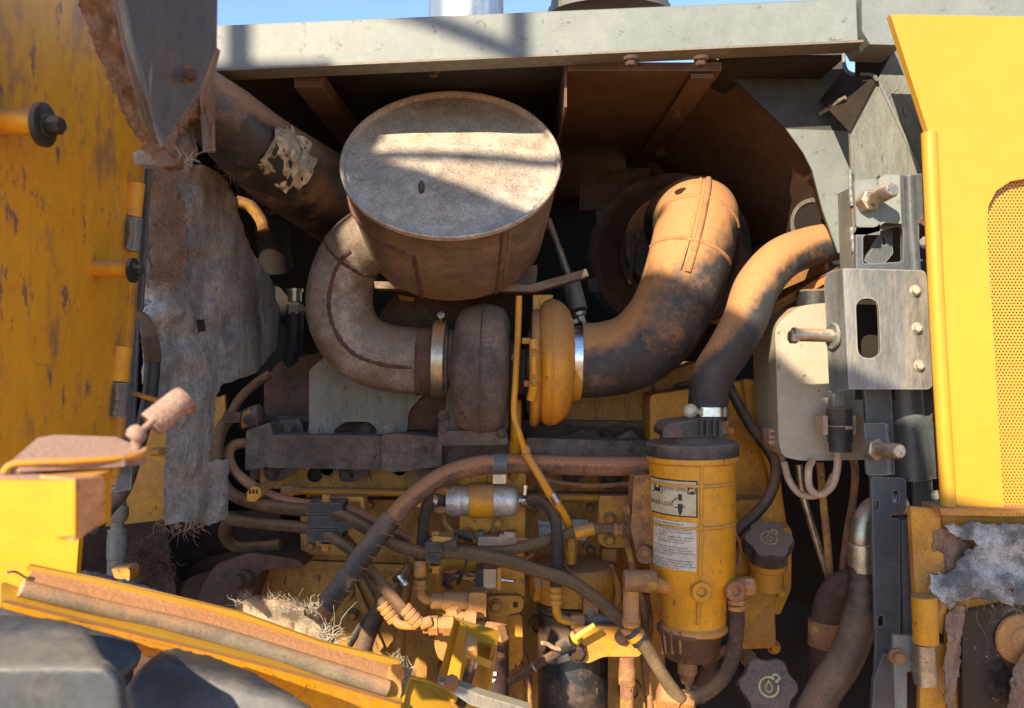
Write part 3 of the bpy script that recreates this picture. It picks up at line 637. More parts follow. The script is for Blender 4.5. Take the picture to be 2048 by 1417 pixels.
# ---- muffler ------------------------------------------------------------
mu = T('muffler', 'large round muffler with speckled grey end cap striped by sunlight', 'muffler', (902, 330, 1.25))
MA = (0.02, -.80, .60)
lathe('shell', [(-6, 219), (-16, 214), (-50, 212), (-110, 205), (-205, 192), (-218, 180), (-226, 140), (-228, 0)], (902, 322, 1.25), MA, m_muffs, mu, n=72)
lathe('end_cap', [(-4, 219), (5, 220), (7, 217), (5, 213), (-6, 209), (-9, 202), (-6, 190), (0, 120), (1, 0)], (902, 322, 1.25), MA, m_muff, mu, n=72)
tube('rim_weld', [tuple(x) for x in [(902+220*math.cos(t), 322+146*math.sin(t), 1.25-.083*math.sin(t)*.9) for t in [math.pi*i/14 for i in range(15)]]], 4, m_weld, mu, n=8, sub=6, wob=.5)
lathe('drain_stub', [(-2, 8), (6, 8), (7, 5), (7, 0)], (843, 376, 1.212), MA, m_weld, mu, n=12, sx=.8, sy=2)
MC = (902, 322, 1.25)
tube('weld_seam', [on_lathe(MC, MA, -62, 211, R(x)) for x in range(-178, -108, 8)], 5, m_weld, mu, n=8, sub=5, wob=.5)
tube('weld_seam', [on_lathe(MC, MA, h, r, R(-109)) for h, r in ((-62, 211), (-110, 204), (-160, 198), (-208, 191))], 4.5, m_weld, mu, n=8, wob=.5)
tube('weld_seam', [on_lathe(MC, MA, h, r, R(-62)) for h, r in ((-16, 214), (-62, 211), (-110, 204), (-160, 198), (-208, 191))], 3.5, m_weld, mu, n=8, wob=.5)
tube('shell_lap', [on_lathe(MC, MA, h, r, R(-57)) for h, r in ((-16, 214), (-62, 211), (-110, 204), (-160, 198), (-208, 191))], 3, m_muffs, mu, n=8)
mb = T('muffler_bracket', 'rusty flat steel bracket under the muffler with a bent right end', 'bracket', (950, 572, 1.36))
plate('strap', [(748, 563), (1060, 570), (1172, 538), (1178, 552), (1068, 584), (750, 577)], 1.33, .06, m_muffs, mb, bev=.002)
plate('shield_plate', [(790, 584), (1040, 588), (1050, 860), (760, 860), (752, 640)], 1.46, .006, m_redbrown, mb)
plate('support_block', [(985, 540), (1075, 530), (1072, 572), (985, 572)], 1.36, .05, m_muffs, mb, bev=.003)
plate('rust_flake', [(796, 590), (830, 596), (826, 604), (800, 600)], 1.455, .002, m_ofit, mb)
sr = T('isolator_strut', 'thin grey rod and cylinder leaning behind the turbocharger', 'strut', (1130, 560, 1.5))
tube('rod', [(1095, 440, 1.52), (1140, 560, 1.48)], 8, m_zinc, sr, n=12)
tube('cylinder', [(1138, 556, 1.48), (1156, 622, 1.46)], 20, m_plate, sr, n=20)
bolt(sr, (1158, 630, 1.45), 16, m_zinc, (.25, -.1, -1), h=1.4)
# ---- exhaust elbow ------------------------------------------------------
ee = T('exhaust_elbow', 'big curved grey exhaust pipe sweeping from muffler down to the turbocharger', 'exhaust pipe', (700, 640, 1.35))
EP = [(800, 470, 1.32, 62), (742, 478, 1.34, 63), (700, 520, 1.36, 64), (679, 590, 1.37, 66), (688, 650, 1.375, 67), (722, 694, 1.38, 67), (775, 716, 1.38, 67), (830, 722, 1.38, 66), (868, 723, 1.38, 66)]
tube('pipe', EP, 66, m_exh, ee, n=48, sub=10)
tube('weld_bead', [on_tube(EP, .16+.048*k, -.35, -.0008) for k in range(16)], 4.5, m_weld, ee, n=8, sub=6, wob=.5)
for sf in (.23, .90): tube('weld_ring', [on_tube(EP, sf, -1.9+.24*k, -.0012) for k in range(17)], 4, m_weld, ee, n=8, sub=4, wob=.5)
lathe('end_ring', [(-4, 68), (4, 69), (18, 69), (22, 67)], (846, 723, 1.38), (1, 0, 0), m_weld, ee, n=48)
lathe('end_flange', [(0, 66), (10, 72), (24, 72), (28, 66), (60, 60)], (874, 723, 1.38), (1, 0, -.0), m_cast, ee, n=48)
cb = T('exhaust_clamp', 'shiny steel band clamp joining the exhaust elbow to the turbocharger', 'clamp', (880, 715, 1.38))
lathe('band', [(-13, 75), (-11, 78), (11, 78), (13, 75)], (880, 719, 1.38), (1, 0, -.03), m_zinc, cb, n=48)
tube('clamp_bolt', [(884, 642, 1.345), (882, 626, 1.33)], 5, m_steel, cb, n=10); bolt(cb, (882, 632, 1.33), 8, m_steel, (0, -1, .3), flange=False)
# ---- turbocharger -------------------------------------------------------
tu = T('turbocharger', 'turbocharger with rusty turbine housing and yellow compressor housing', 'turbocharger', (990, 720, 1.38))
TX = (1, 0, -.02)
lathe('turbine_housing', [(-62, 40), (-60, 70), (-54, 95), (-50, 112), (-38, 126), (-18, 132), (0, 134), (20, 133), (38, 126), (48, 112), (54, 95), (54, 60), (80, 45)], (965, 742, 1.38), TX, m_cast, tu, n=56, sy=1.0)
plate('turbine_volute', [(912, 660), (1012, 655), (1018, 868), (884, 868), (896, 780)], 1.345, .11, m_cast, tu, r=24, bev=.018)
lathe('casting_seam', [(-2, 133.5), (0, 136.5), (2, 133.5)], (965, 742, 1.38), TX, m_cast, tu, n=56)
plate('foot_flange', [(876, 862), (1014, 864), (1016, 890), (878, 892)], 1.33, .14, m_cast, tu, r=6, bev=.003)
plate('foot_ear', [(880, 828), (894, 824), (900, 866), (876, 866)], 1.34, .03, m_cast, tu, r=5, bev=.003)
for at in ((886, 832, 1.34), (886, 862, 1.335), (1003, 868, 1.33)): bolt(tu, at, 11, m_cast, (0, -.6, .8) if at[1] < 840 else (0, -1, .3))
lathe('bearing_housing', [(48, 92), (54, 66), (60, 46), (84, 46), (90, 80), (98, 96)], (965, 742, 1.38), TX, m_cast, tu, n=40)
bolt(tu, (1030, 716, 1.33), 9, m_zinc, (0, -1, 0)); bolt(tu, (1034, 762, 1.33), 8, m_cast, (0, -1, 0))
lathe('back_plate', [(96, 60), (96, 112), (100, 117), (110, 117), (114, 110)], (965, 734, 1.38), TX, m_ydust, tu, n=56)
lathe('compressor_housing', [(110, 100), (114, 112), (122, 122), (136, 127), (150, 124), (162, 115), (170, 106), (176, 92), (180, 78), (196, 76)], (965, 722, 1.38), TX, m_yfilt, tu, n=64)
lathe('housing_rib', [(133, 127), (136, 128.5), (139, 127)], (965, 722, 1.38), TX, m_yfilt, tu, n=64)
plate('outlet_boss', [(1066, 590), (1106, 590), (1106, 640), (1066, 640)], 1.37, .05, m_yfilt, tu, bev=.004)
tube('band_latch', [(1068, 680, 1.282), (1068, 720, 1.277), (1068, 766, 1.282), (1062, 800, 1.29)], 9, m_yfilt, tu, n=12)
tube('latch_bolt', [(1068, 712, 1.268), (1068, 750, 1.268)], 6, m_yfilt, tu, n=10)
bolt(tu, (1068, 706, 1.266), 8, m_yfilt, (0, -.4, 1)); bolt(tu, (1069, 764, 1.268), 9, m_yfilt, (0, -.4, -1))
for u, v in ((1044, 676), (1048, 762)): plate('tab', rect(u, v, u+18, v+12), 1.31, .02, m_ydust, tu)
# vertical oil lines
ol = T('oil_feed_line', 'thin yellow oil line running down past the turbocharger', 'oil line', (1035, 760, 1.3))
tube('line', [(1038, 592, 1.31), (1036, 660, 1.31), (1031, 760, 1.30), (1028, 828, 1.30), (1040, 872, 1.30), (1050, 905, 1.31)], 6.5, m_yfilt, ol, n=12)
lathe('ferrule', [(0, 8), (6, 10), (16, 10), (18, 7)], (1048, 892, 1.308), (.35, 0, -1), m_yfilt, ol, n=14)
tube('line', [(1050, 905, 1.31), (1078, 950, 1.31), (1100, 988, 1.32), (1128, 1030, 1.34), (1140, 1065, 1.36), (1142, 1100, 1.38)], 8.5, m_yfilt, ol, n=14)
lathe('sleeve', [(0, 9), (22, 9.5)], (1104, 988, 1.32), (.6, 0, -.9), m_zinc, ol, n=14)
lathe('nut', [(0, 11), (3, 13), (26, 13), (29, 11), (50, 11)], (1142, 1078, 1.37), (0, 0, -1), m_ydust, ol, n=6)
tube('oil_drain_pipe', [(1033, 800, 1.36), (1030, 880, 1.37), (1026, 960, 1.42)], 11, m_yfilt, label='wide yellow drain pipe straight down behind the thin oil line', cat='oil pipe')
# ---- intake hose --------------------------------------------------------
ih = T('intake_hose', 'large black intake elbow hose coated in orange dust with raised ribs', 'intake hose', (1330, 620, 1.36))
IP = [(1150, 722, 1.38, 75), (1215, 718, 1.375, 75), (1275, 698, 1.365, 77), (1325, 650, 1.35, 79), (1356, 590, 1.345, 80), (1376, 530, 1.35, 82), (1390, 470, 1.38, 82), (1394, 440, 1.42, 83), (1385, 440, 1.52, 84), (1370, 452, 1.66, 86)]
tube('hose', IP, 78, m_rubo, ih, n=56, sub=10)
tube('rib', [on_tube(IP, .50+.025*k, .10, -.0005) for k in range(12)], 7, m_rubd, ih, n=10, sub=4)
tube('rib', [on_tube(IP, .50+.025*k, -.08, -.0005) for k in range(12)], 3.5, m_rubo, ih, n=8, sub=4)
for sf in (.57, .70): tube('rib', [on_tube(IP, sf, -1.3+.2*k, -.0012) for k in range(14)], 5, m_rubd, ih, n=10, sub=4)
lathe('seam_line', [(-1.5, 78.5), (1.5, 78.5)], (1415, 640, 1.36), (.2, -.3, -1), m_rub, ih, n=40) if 0 else None
ic2 = T('intake_clamp', 'wide shiny clamp band between compressor housing and intake hose', 'clamp', (1150, 720, 1.38))
lathe('band', [(-10, 77), (-9, 79), (9, 79), (10, 77)], (1151, 720, 1.38), (1, 0, -.03), m_steel, ic2, n=56)
tube('clamp_screw', [(1140, 645, 1.34), (1156, 642, 1.335)], 5, m_zinc, ic2, n=10); bolt(ic2, (1142, 645, 1.34), 9, m_zinc, (-1, 0, .2), flange=False)
# air cleaner
ac = T('air_cleaner', 'round dark air cleaner canister behind the intake hose', 'air cleaner', (1320, 510, 1.72))
AA = (-.42, -1, .12)
lathe('canister', [(-160, 150), (0, 150), (4, 146)], (1335, 510, 1.70), AA, m_dark, ac, n=56)
lathe('cover', [(-14, 160), (-10, 164), (12, 164), (16, 158), (18, 140), (10, 134), (12, 100), (22, 92), (24, 0)], (1335, 510, 1.70), AA, m_blkd, ac, n=64)
lathe('cover_ring', [(16, 152), (21, 150), (21, 143), (16, 141)], (1335, 510, 1.70), AA, m_brown, ac, n=64)
lathe('outlet_neck', [(0, 100), (70, 96), (72, 92)], (1350, 500, 1.69), (-.2, -1, .12), m_rubo, ac, n=48)
for t in (2.6, 3.5, 4.3):
    a_, x_, y_ = axes(AA); p = P(1335, 510, 1.70)+(x_*math.cos(t)+y_*math.sin(t))*S(163, 1.7)+a_*S(4, 1.7)
    d = p.y; plate('latch_clip', [(CX+p.x/d*F+du, CY-(p.z-CZ)/d*F+dv) for du, dv in ((-10, -13), (8, -13), (10, 13), (-8, 13))], d-.02, .02, m_blkd, ac, bev=.002)
tube('spring_pin', [(1268, 470, 1.63), (1264, 520, 1.62), (1258, 568, 1.62)], 4.5, m_redbrown, ac, n=8)
plate('mount_panel', [(1162, 342), (1302, 336), (1306, 420), (1158, 420)], 1.76, .004, m_redbrown, ac)
# charge hose to the right
ch = T('coolant_hose', 'orange dusted black radiator hose curving down from the side opening', 'hose', (1500, 600, 1.28))
tube('hose', [(1790, 440, 1.37, 36), (1730, 462, 1.362, 37), (1672, 482, 1.355, 38), (1612, 496, 1.335, 40), (1558, 522, 1.305, 43), (1514, 575, 1.28, 45), (1490, 640, 1.27, 44), (1458, 700, 1.27, 43), (1425, 752, 1.28, 41), (1416, 800, 1.29, 39), (1415, 850, 1.29, 39)], 40, m_rubo, ch, n=40, sub=10)
cc = T('hose_clamp', 'shiny clamp with a protruding bolt at the lower end of the coolant hose', 'clamp', (1415, 824, 1.29))
lathe('band', [(-10, 41), (-9, 43), (9, 43), (10, 41)], (1415, 824, 1.29), (0, .05, 1), m_steel, cc, n=40)
tube('tee_bolt', [(1380, 823, 1.262), (1402, 826, 1.255)], 8, m_zinc, cc, n=12); bolt(cc, (1381, 822, 1.255), 14, m_zinc, (-.3, -1, 0), h=.6)
lathe('neck', [(0, 41), (-20, 42), (-24, 46), (-30, 40), (-60, 40)], (1415, 842, 1.29), (0, .05, 1), m_rfit, cc, n=32)
# ---- exhaust manifold ---------------------------------------------------
em = T('exhaust_manifold', 'long rusty cast iron exhaust manifold across the engine', 'manifold', (900, 905, 1.44))
plate('manifold_log', [(530, 874), (545, 870), (768, 872), (768, 940), (530, 936)], 1.42, .07, m_cast, em, r=10, bev=.008)
plate('manifold_joint', [(762, 870), (800, 868), (884, 876), (884, 934), (830, 940), (800, 944), (764, 944)], 1.405, .09, m_castl, em, r=9, bev=.008)
plate('manifold_log', [(880, 878), (1060, 880), (1060, 942), (880, 938)], 1.425, .07, m_cast, em, r=8, bev=.008)
plate('manifold_log', [(1050, 876), (1300, 884), (1300, 942), (1050, 940)], 1.42, .07, m_castl, em, r=8, bev=.008)
plate('casting_mark', rect(640, 912, 676, 922), 1.418, .003, m_cast, em, r=2)
fl = [([(522, 880), (560, 842), (600, 838), (612, 876), (590, 880)], (578, 858)), ([(524, 930), (560, 938), (600, 936), (560, 964), (536, 962)], (544, 946)),
      ([(690, 876), (726, 850), (748, 850), (756, 876)], (733, 860)), ([(672, 938), (720, 938), (744, 940), (706, 966), (690, 964)], (692, 950)),
      ([(1120, 884), (1160, 860), (1190, 860), (1210, 884)], (1168, 874)), ([(1120, 940), (1190, 940), (1140, 976)], (1140, 958)), ([(1190, 940), (1250, 942), (1238, 984), (1204, 978)], (1222, 960)),
      ([(834, 880), (870, 850), (880, 880)], None), ([(826, 938), (880, 938), (870, 962), (842, 962)], None), ([(1220, 884), (1262, 860), (1290, 884)], None)]
for pts, b in fl:
    plate('port_flange', pts, 1.475, .014, m_cast, em, r=5, bev=.003)
    if b: bolt(em, (b[0], b[1], 1.472), 15, m_cast, (0, -1, 0))
# heat shield plate
hp = T('support_plate', 'mottled grey steel support plate with an arched cutout under the elbow', 'plate', (730, 790, 1.46))
plate('plate', [(618, 740), (660, 706), (800, 720), (850, 786), (818, 822), (813, 872), (776, 876), (618, 872)], 1.452, .008, m_greyrust, hp, r=7, bev=.0015,
      holes=[[(668, 868), (668, 860), (690, 844), (738, 844), (752, 856), (754, 868)]], hr=8)
for u, v in ((631, 861), (779, 860)): bolt(hp, (u, v, 1.45), 15, m_plate, (0, -1, 0))
# ---- cylinder head, valve cover, block ---------------------------------
vc = T('valve_cover', 'oil stained yellow valve cover behind the intake hose', 'valve cover', (1260, 790, 1.56))
plate('cover', [(1060, 770), (1130, 775), (1250, 790), (1330, 745), (1400, 722), (1452, 745), (1462, 846), (1060, 846)], 1.53, .2, m_yblock, vc, r=14, bev=.012)
plate('cover', [(528, 760), (560, 722), (640, 705), (860, 700), (860, 832), (528, 832)], 1.53, .2, m_redbrown, vc, r=14, bev=.015)
plate('cover_flange', [(516, 832), (1470, 846), (1470, 858), (516, 844)], 1.515, .22, m_cast, vc, bev=.003)
tube('sensor_wire', [(1352, 778, 1.50), (1375, 772, 1.48), (1400, 770, 1.47)], 9, m_blk, vc, n=10)
hd = T('cylinder_head', 'dark rusty cylinder head band above the manifold', 'cylinder head', (950, 860, 1.55))
plate('head', [(500, 842), (1300, 856), (1300, 960), (500, 960)], 1.505, .25, m_redbrown, hd, bev=.004)
plate('end_plate', [(492, 862), (540, 845), (560, 930), (490, 942)], 1.44, .05, m_cast, hd, r=6, bev=.004)
for k_, (u, v) in enumerate(((622, 1012), (740, 1010), (900, 1012), (1060, 1014), (1180, 1016), (622, 1092), (740, 1096), (900, 1100), (1060, 1102), (1180, 1100))): bolt(hd, (u, v, 1.518), 10, m_yblock, (0, -1, 0))
for u, v in ((545, 838), (700, 840), (1090, 850), (1300, 852), (1420, 853)): bolt(hd, (u, v, 1.512), 10, m_cast, (0, -.3, 1))
for u in (1130, 1190, 1250, 1310): plate('cover_rib', [(u, 790), (u+6, 788), (u+6, 838), (u, 838)], 1.526, .006, m_yblock, hd, bev=.002)
for u, v in ((645, 890), (1212, 872), (846, 850), (1260, 866)): bolt(hd, (u, v, 1.5), 12, m_redbrown, (0, -1, 0))
lathe('plug', [(0, 10), (4, 10), (4, 4)], (1213, 877, 1.5), (0, -1, 0), m_ydust, hd, n=16)
eb = T('engine_block', 'oil stained yellow engine block behind the hoses', 'engine block', (850, 1120, 1.6))
plate('upper_deck', [(520, 936), (1310, 936), (1310, 985), (520, 978)], 1.50, .2, m_yblock, eb, bev=.006)
plate('crankcase', [(500, 972), (1300, 980), (1330, 1120), (1330, 1417), (760, 1430), (480, 1300), (470, 1110), (610, 1100), (612, 980)], 1.55, .3, m_yblock, eb, bev=.01)
plate('side_plate', [(600, 1000), (980, 1000), (1255, 1000), (1255, 1110), (960, 1116), (602, 1110)], 1.52, .05, m_yblock, eb, r=12, bev=.006)
plate('casting_rib', [(620, 1122), (860, 1132), (862, 1146), (622, 1138)], 1.54, .03, m_yblock, eb, r=4, bev=.005)
plate('casting_rib', [(690, 1146), (704, 1146), (770, 1300), (756, 1306)], 1.54, .03, m_yblock, eb, r=4, bev=.005)
for u, v in ((858, 1130), (1002, 1120), (705, 1116)): bolt(eb, (u, v, 1.53), 13, m_yblock, (0, -1, 0))
lathe('core_plug', [(0, 15), (4, 15), (4, 12), (1, 11)], (630, 950, 1.50), (0, -1, 0), m_dark, eb, n=20)
for u, v in ((655, 938), (800, 938)): lathe('cast_ring', [(0, 17), (3, 17), (3, 13), (0, 13)], (u, v, 1.50), (0, -1, 0), m_yblock, eb, n=24)
gr = tube('fuel_rail', [(590, 982, 1.47), (800, 986, 1.47), (1210, 996, 1.47)], 7, m_yfilt, label='straight thin yellow fuel pipe along the block below the manifold', cat='fuel pipe', n=14)
lathe('nut', [(-24, 12), (0, 12), (3, 9), (12, 9)], (588, 982, 1.47), (1, 0, -.02), m_ydust, gr, n=6)
ga = T('gear_case', 'yellow flanged gear case to the right of the fuel filter', 'gear case', (1510, 950, 1.45))
plate('case', [(1442, 770), (1480, 762), (1500, 764), (1514, 840), (1545, 900), (1560, 960), (1575, 1060), (1578, 1160), (1560, 1220), (1520, 1225), (1300, 1225), (1300, 790)], 1.44, .12, m_ydust, ga, r=10, bev=.006)
plate('case_flange', [(1486, 758), (1510, 760), (1524, 836), (1552, 890), (1560, 940), (1568, 1040), (1584, 1062), (1582, 1180), (1560, 1230), (1540, 1228), (1556, 1100), (1536, 940), (1500, 850)], 1.42, .02, m_yfilt, ga, r=6, bev=.004)
plate('lower_case', [(1478, 1180), (1548, 1180), (1552, 1296), (1480, 1300)], 1.40, .1, m_ydust, ga, r=10, bev=.006)
for u, v in ((1458, 861), (1556, 900), (1566, 1060), (1560, 1185), (1548, 1295)): bolt(ga, (u, v, 1.415), 14, m_yfilt, (0, -1, 0))
plate('filler_bridge', [(1470, 1000), (1545, 1000), (1558, 1140), (1470, 1150)], 1.39, .06, m_ydust, ga, r=14, bev=.01)
# flywheel housing, mounts on the left
fh = T('flywheel_housing', 'red dusted flywheel housing casting behind the fender rail', 'housing', (480, 1170, 1.55))
lathe('bell', [(0, 150), (60, 150), (70, 140), (90, 60)], (480, 1250, 1.72), (.1, -1, .1), m_redbrown, fh, n=48)
plate('lug', [(400, 1180), (430, 1130), (500, 1105), (600, 1120), (610, 1136), (520, 1140), (500, 1200), (470, 1280), (390, 1260)], 1.46, .08, m_redbrown, fh, r=16, bev=.012)
bolt(fh, (486, 1160, 1.45), 20, m_redbrown, (-.4, -1, 0), h=1.1)
lathe('boss', [(0, 100), (40, 98), (48, 88)], (430, 1245, 1.6), (.15, -1, .3), m_redbrown, fh, n=40)
gl = T('rear_bulkhead', 'dark brown dusty lower bulkhead left of the engine', 'bulkhead', (330, 1150, 1.7))
plate('panel', [(100, 1040), (560, 1020), (560, 1420), (100, 1420)], 1.72, .01, m_redbrown, gl)
plate('cross_panel', [(150, 1045), (330, 1040), (352, 1180), (360, 1420), (150, 1420)], 1.55, .02, m_redbrown, gl, bev=.003)
plate('dark_panel', [(540, 560), (640, 640), (625, 720), (530, 760), (480, 720)], 1.68, .01, m_dark, gl)
fp = T('flat_side_plate', 'dusty ochre flat plate below the blanket with a stub tube', 'plate', (270, 950, 1.40))
plate('plate', [(262, 862), (335, 858), (330, 1040), (200, 1055), (205, 960)], 1.39, .008, m_ydust, fp)
plate('plate', [(420, 800), (450, 790), (452, 850), (415, 920), (412, 870)], 1.50, .01, m_yfilt, fp)
tube('stub', [(305, 905, 1.38), (326, 903, 1.34)], 8, m_ydust, fp, n=14)
# ---- fuel filter --------------------------------------------------------
FC = 1.27
ff = T('fuel_filter', 'tall yellow fuel filter canister with black lid and two printed labels', 'fuel filter', (1383, 1080, FC))
FA = (.012, 0, -1)
lathe('lid', [(-44, 58), (-42, 62), (-32, 64), (-28, 90), (-24, 92), (-4, 92), (0, 88), (0, 60)], (1384, 912, FC), FA, m_blkd, ff, n=72)
plate('lid_lug', [(1326, 862), (1336, 848), (1400, 840), (1442, 840), (1448, 872), (1326, 876)], FC-.05, .08, m_blkd, ff, r=5, bev=.003)
for u in (1400, 1412, 1426, 1438): plate('lug_rib', rect(u, 840, u+5, 872), FC-.056, .01, m_blk, ff)
lathe('canister', [(0, 84), (2, 91), (12, 91), (15, 86), (30, 85.5), (48, 85), (50, 87.5), (54, 87.5), (56, 85), (128, 84), (130, 86.5), (134, 86.5), (136, 84), (240, 81), (262, 72), (276, 65), (336, 62), (340, 66), (348, 67), (354, 60)], (1384, 908, FC), FA, m_yfilt, ff, n=80)
tube('mould_rib', [(1404, 922, FC-.064), (1403, 1000, FC-.0635), (1402, 1080, FC-.0625), (1400, 1160, FC-.060)], 4, m_yfilt, ff, n=8)
tube('mould_rib', [(1398, 1196, FC-.052), (1396, 1250, FC-.049)], 4, m_yfilt, ff, n=8)
lathe('bowl', [(0, 66), (6, 66), (10, 62), (50, 56), (58, 50), (62, 20), (62, 0)], (1380, 1254, FC), FA, M('amber_bowl', (.10, .052, .032), var=.3, da=.35, dust=(.28, .14, .09), rough=.45), ff, n=64)
for t in range(9):
    a = math.pi*(t+.5)/9; tube('bowl_rib', [(1380-60*math.cos(a), 1266, FC-.0445*math.sin(a)), (1380-55*math.cos(a), 1308, FC-.041*math.sin(a))], 2.6, m_rfit, ff, n=6, sub=2)
lathe('drain_knob', [(0, 17), (4, 20), (30, 20), (36, 15), (50, 12)], (1375, 1316, FC), (0, 0, -1), m_rfit, ff, n=10)
def port(u, v, d, r, ax, m, ln=20):
    lathe('port', [(-30, r*.8), (ln*.4, r), (ln, r), (ln, r*.5), (ln-6, r*.45), (ln-6, 0)], (u, v, d), ax, m, ff, n=28)
port(1398, 1180, FC-.052, 20, (.1, -1, 0), m_yfilt, 18)
port(1462, 1178, FC-.035, 20, (.25, -1, 0), m_rfit, 20)
tube('side_outlet', [(1455, 1175, FC-.02), (1480, 1172, FC-.03), (1508, 1172, FC-.03)], 16, m_rfit, ff, n=20)
lathe('outlet_nut', [(0, 19), (16, 19)], (1488, 1172, FC-.03), (1, 0, 0), m_ofit, ff, n=6)
tube('side_inlet', [(1335, 1174, FC-.03), (1300, 1166, FC-.045)], 15, m_ofit, ff, n=20, sub=4)
lathe('inlet_block', [(0, 20), (3, 22), (62, 22), (66, 18)], (1248, 1162, FC-.05), (1, 0, -.02), m_rfit, ff, n=24)
lathe('inlet_stub', [(0, 16), (60, 16), (64, 19), (76, 17)], (1262, 1176, FC-.045), (0, 0, -1), m_ofit, ff, n=20)
plate('mount_flange', [(1268, 952), (1300, 948), (1304, 1120), (1280, 1122), (1262, 1060)], FC+.01, .05, m_rfit, ff, r=6, bev=.003)
lathe('flange_ear', [(0, 17), (14, 17)], (1288, 1108, FC), (0, -1, 0), m_rfit, ff, n=24)
bolt(ff, (1289, 1106, FC-.015), 13, m_rfit, (0, -1, 0)); bolt(ff, (1253, 1020, FC+.02), 11, m_rfit, (-1, -.3, 0))
tube('drain_wire', [(1376, 1362, FC), (1380, 1385, FC-.01), (1386, 1430, FC-.03)], 8, m_hosed, ff, n=12)
# labels: flat print wrapped on the canister
def wrap(bm, r_off, u0, v0, lean=0):
    """bend a flat sheet (metres) round the filter axis, its origin at photo point u0, v0"""
    for vt in bm.verts:
        uu = CX+(u0+vt.co.x/S(1, FC)-CX)*.9504; vv = CY+(v0-vt.co.y/S(1, FC)-CY)*.9504
        rad = S(85-max(0, (vv-1040))*.016, FC)+r_off
        cu = 1384+(vv-908)*.012; x = S(uu-cu, FC); x = max(-rad*.99, min(rad*.99, x))
        th = math.asin(max(-.985, min(.985, x/rad)))
        p = P(cu, vv, FC); vt.co = Vector((p.x+rad*math.sin(th), FC-rad*math.cos(th)-vt.co.z*.2, p.z))
    return bm
def sheet(w_, h_, nx=14, ny=3):
    bm = bmesh.new(); g = [[bm.verts.new((w_*i/nx, -h_*j/ny, 0)) for i in range(nx+1)] for j in range(ny+1)]
    for j in range(ny):
        for i in range(nx): bm.faces.new((g[j][i], g[j][i+1], g[j+1][i+1], g[j+1][i]))
    return bm
px = S(1, FC)
def lab(name, u, v, w_, h_, off, mat, par): return mk(name, wrap(sheet(w_*px, h_*px), off, u, v), mat, par)
def word(s, u, v, hpx, off, mat, par, wpx=None):
    b = text_bm(s, hpx*px*1.35); w_ = max(x.co.x for x in b.verts)
    if wpx: bmesh.ops.scale(b, vec=(wpx*px/w_, 1, 1), verts=b.verts)
    return mk('lettering', wrap(b, off, u, v), mat, par, ang=180)
l1 = lab('printed_label', 1310, 962, 85, 74, .0006, m_ink, ff)
lab('label_field', 1313, 965, 79, 68, .0010, m_label, l1)
word('JOHN DEERE', 1334, 984, 7, .0014, m_ink, l1, 39)
word('RE515345', 1314, 1016, 9, .0014, m_ink, l1, 36)
def poly(pts, off, mat, par, name='printed_mark'):
    bm = bmesh.new(); f = bm.faces.new([bm.verts.new(((a-1311)*px, -(b-962)*px, 0)) for a, b in pts]); bmesh.ops.triangulate(bm, faces=[f])
    return mk(name, wrap(bm, off, 1311, 962), mat, par, ang=180)
poly([(1375, 972), (1391, 972), (1391, 988), (1386, 990), (1380, 990), (1375, 988)], .0013, m_ink, l1)
poly([(1377, 984), (1380, 978), (1384, 980), (1389, 975), (1388, 981), (1390, 986), (1386, 983), (1382, 983), (1378, 987)], .0016, m_label, l1)
for pts in ([(1318, 974), (1327, 974), (1327, 990), (1318, 990)], [(1316, 990), (1329, 990), (1329, 993), (1316, 993)], [(1328, 977), (1331, 980), (1331, 990), (1330, 990), (1330, 981), (1328, 979)], [(1358, 990), (1365, 990), (1365, 1003), (1358, 1003)],
            [(1357, 1010), (1367, 1010), (1366, 1024), (1363, 1032), (1360, 1032), (1358, 1024)], [(1352, 1017), (1372, 1014), (1372, 1016), (1352, 1019)], [(1346, 1006), (1354, 1000), (1352, 998), (1357, 998), (1355, 1003), (1354, 1002), (1347, 1008)]):
    poly(pts, .0014, m_ink, l1)
poly([(1320, 976), (1325, 976), (1325, 982), (1320, 982)], .0017, m_label, l1)
l2 = lab('paper_label', 1318, 1046, 75, 98, .0008, m_labelw, ff)
for i, s in enumerate(['FUEL PRIMING PROCEDURE:', '1. Turn key ON.', '2. Run fuel priming pump for 5', '   minutes before starting the', '   engine.', '3. When engine starts, continue', '   to run priming pump for an', '   additional 5 minutes.', '', '*The key switch inside the', 'operator station needs to be in', 'the "ON" position to run the fuel', 'priming pump.', '', '*If you run the priming pump for', 'more than 15 minutes, a message', 'will appear on the monitor asking', 'you to turn it off.']):
    if s: word(s, 1320, 1053+i*5.25, 3.6, .0012, m_ink, l2, len(s)*2.12)
# bracket at left of the filter and its hose fitting
fb = T('filter_bracket', 'yellow bolted bracket plate left of the fuel filter', 'bracket', (1225, 1045, 1.42))
plate('plate', [(1198, 992), (1262, 992), (1262, 1096), (1212, 1096), (1196, 1086)], 1.40, .02, m_ydust, fb, r=6, bev=.003)
for v in (1037, 1080): bolt(fb, (1219, v, 1.398), 13, m_ydust, (0, -1, 0))
plate('boss', rect(1204, 1098, 1234, 1124), 1.43, .04, m_yblock, fb, r=4, bev=.003)
tube('red_loom', [(1260, 1000, 1.36), (1252, 1050, 1.35), (1262, 1120, 1.35), (1278, 1180, 1.34), (1290, 1240, 1.33), (1286, 1290, 1.33)], 8, m_rfit, fb, n=10)
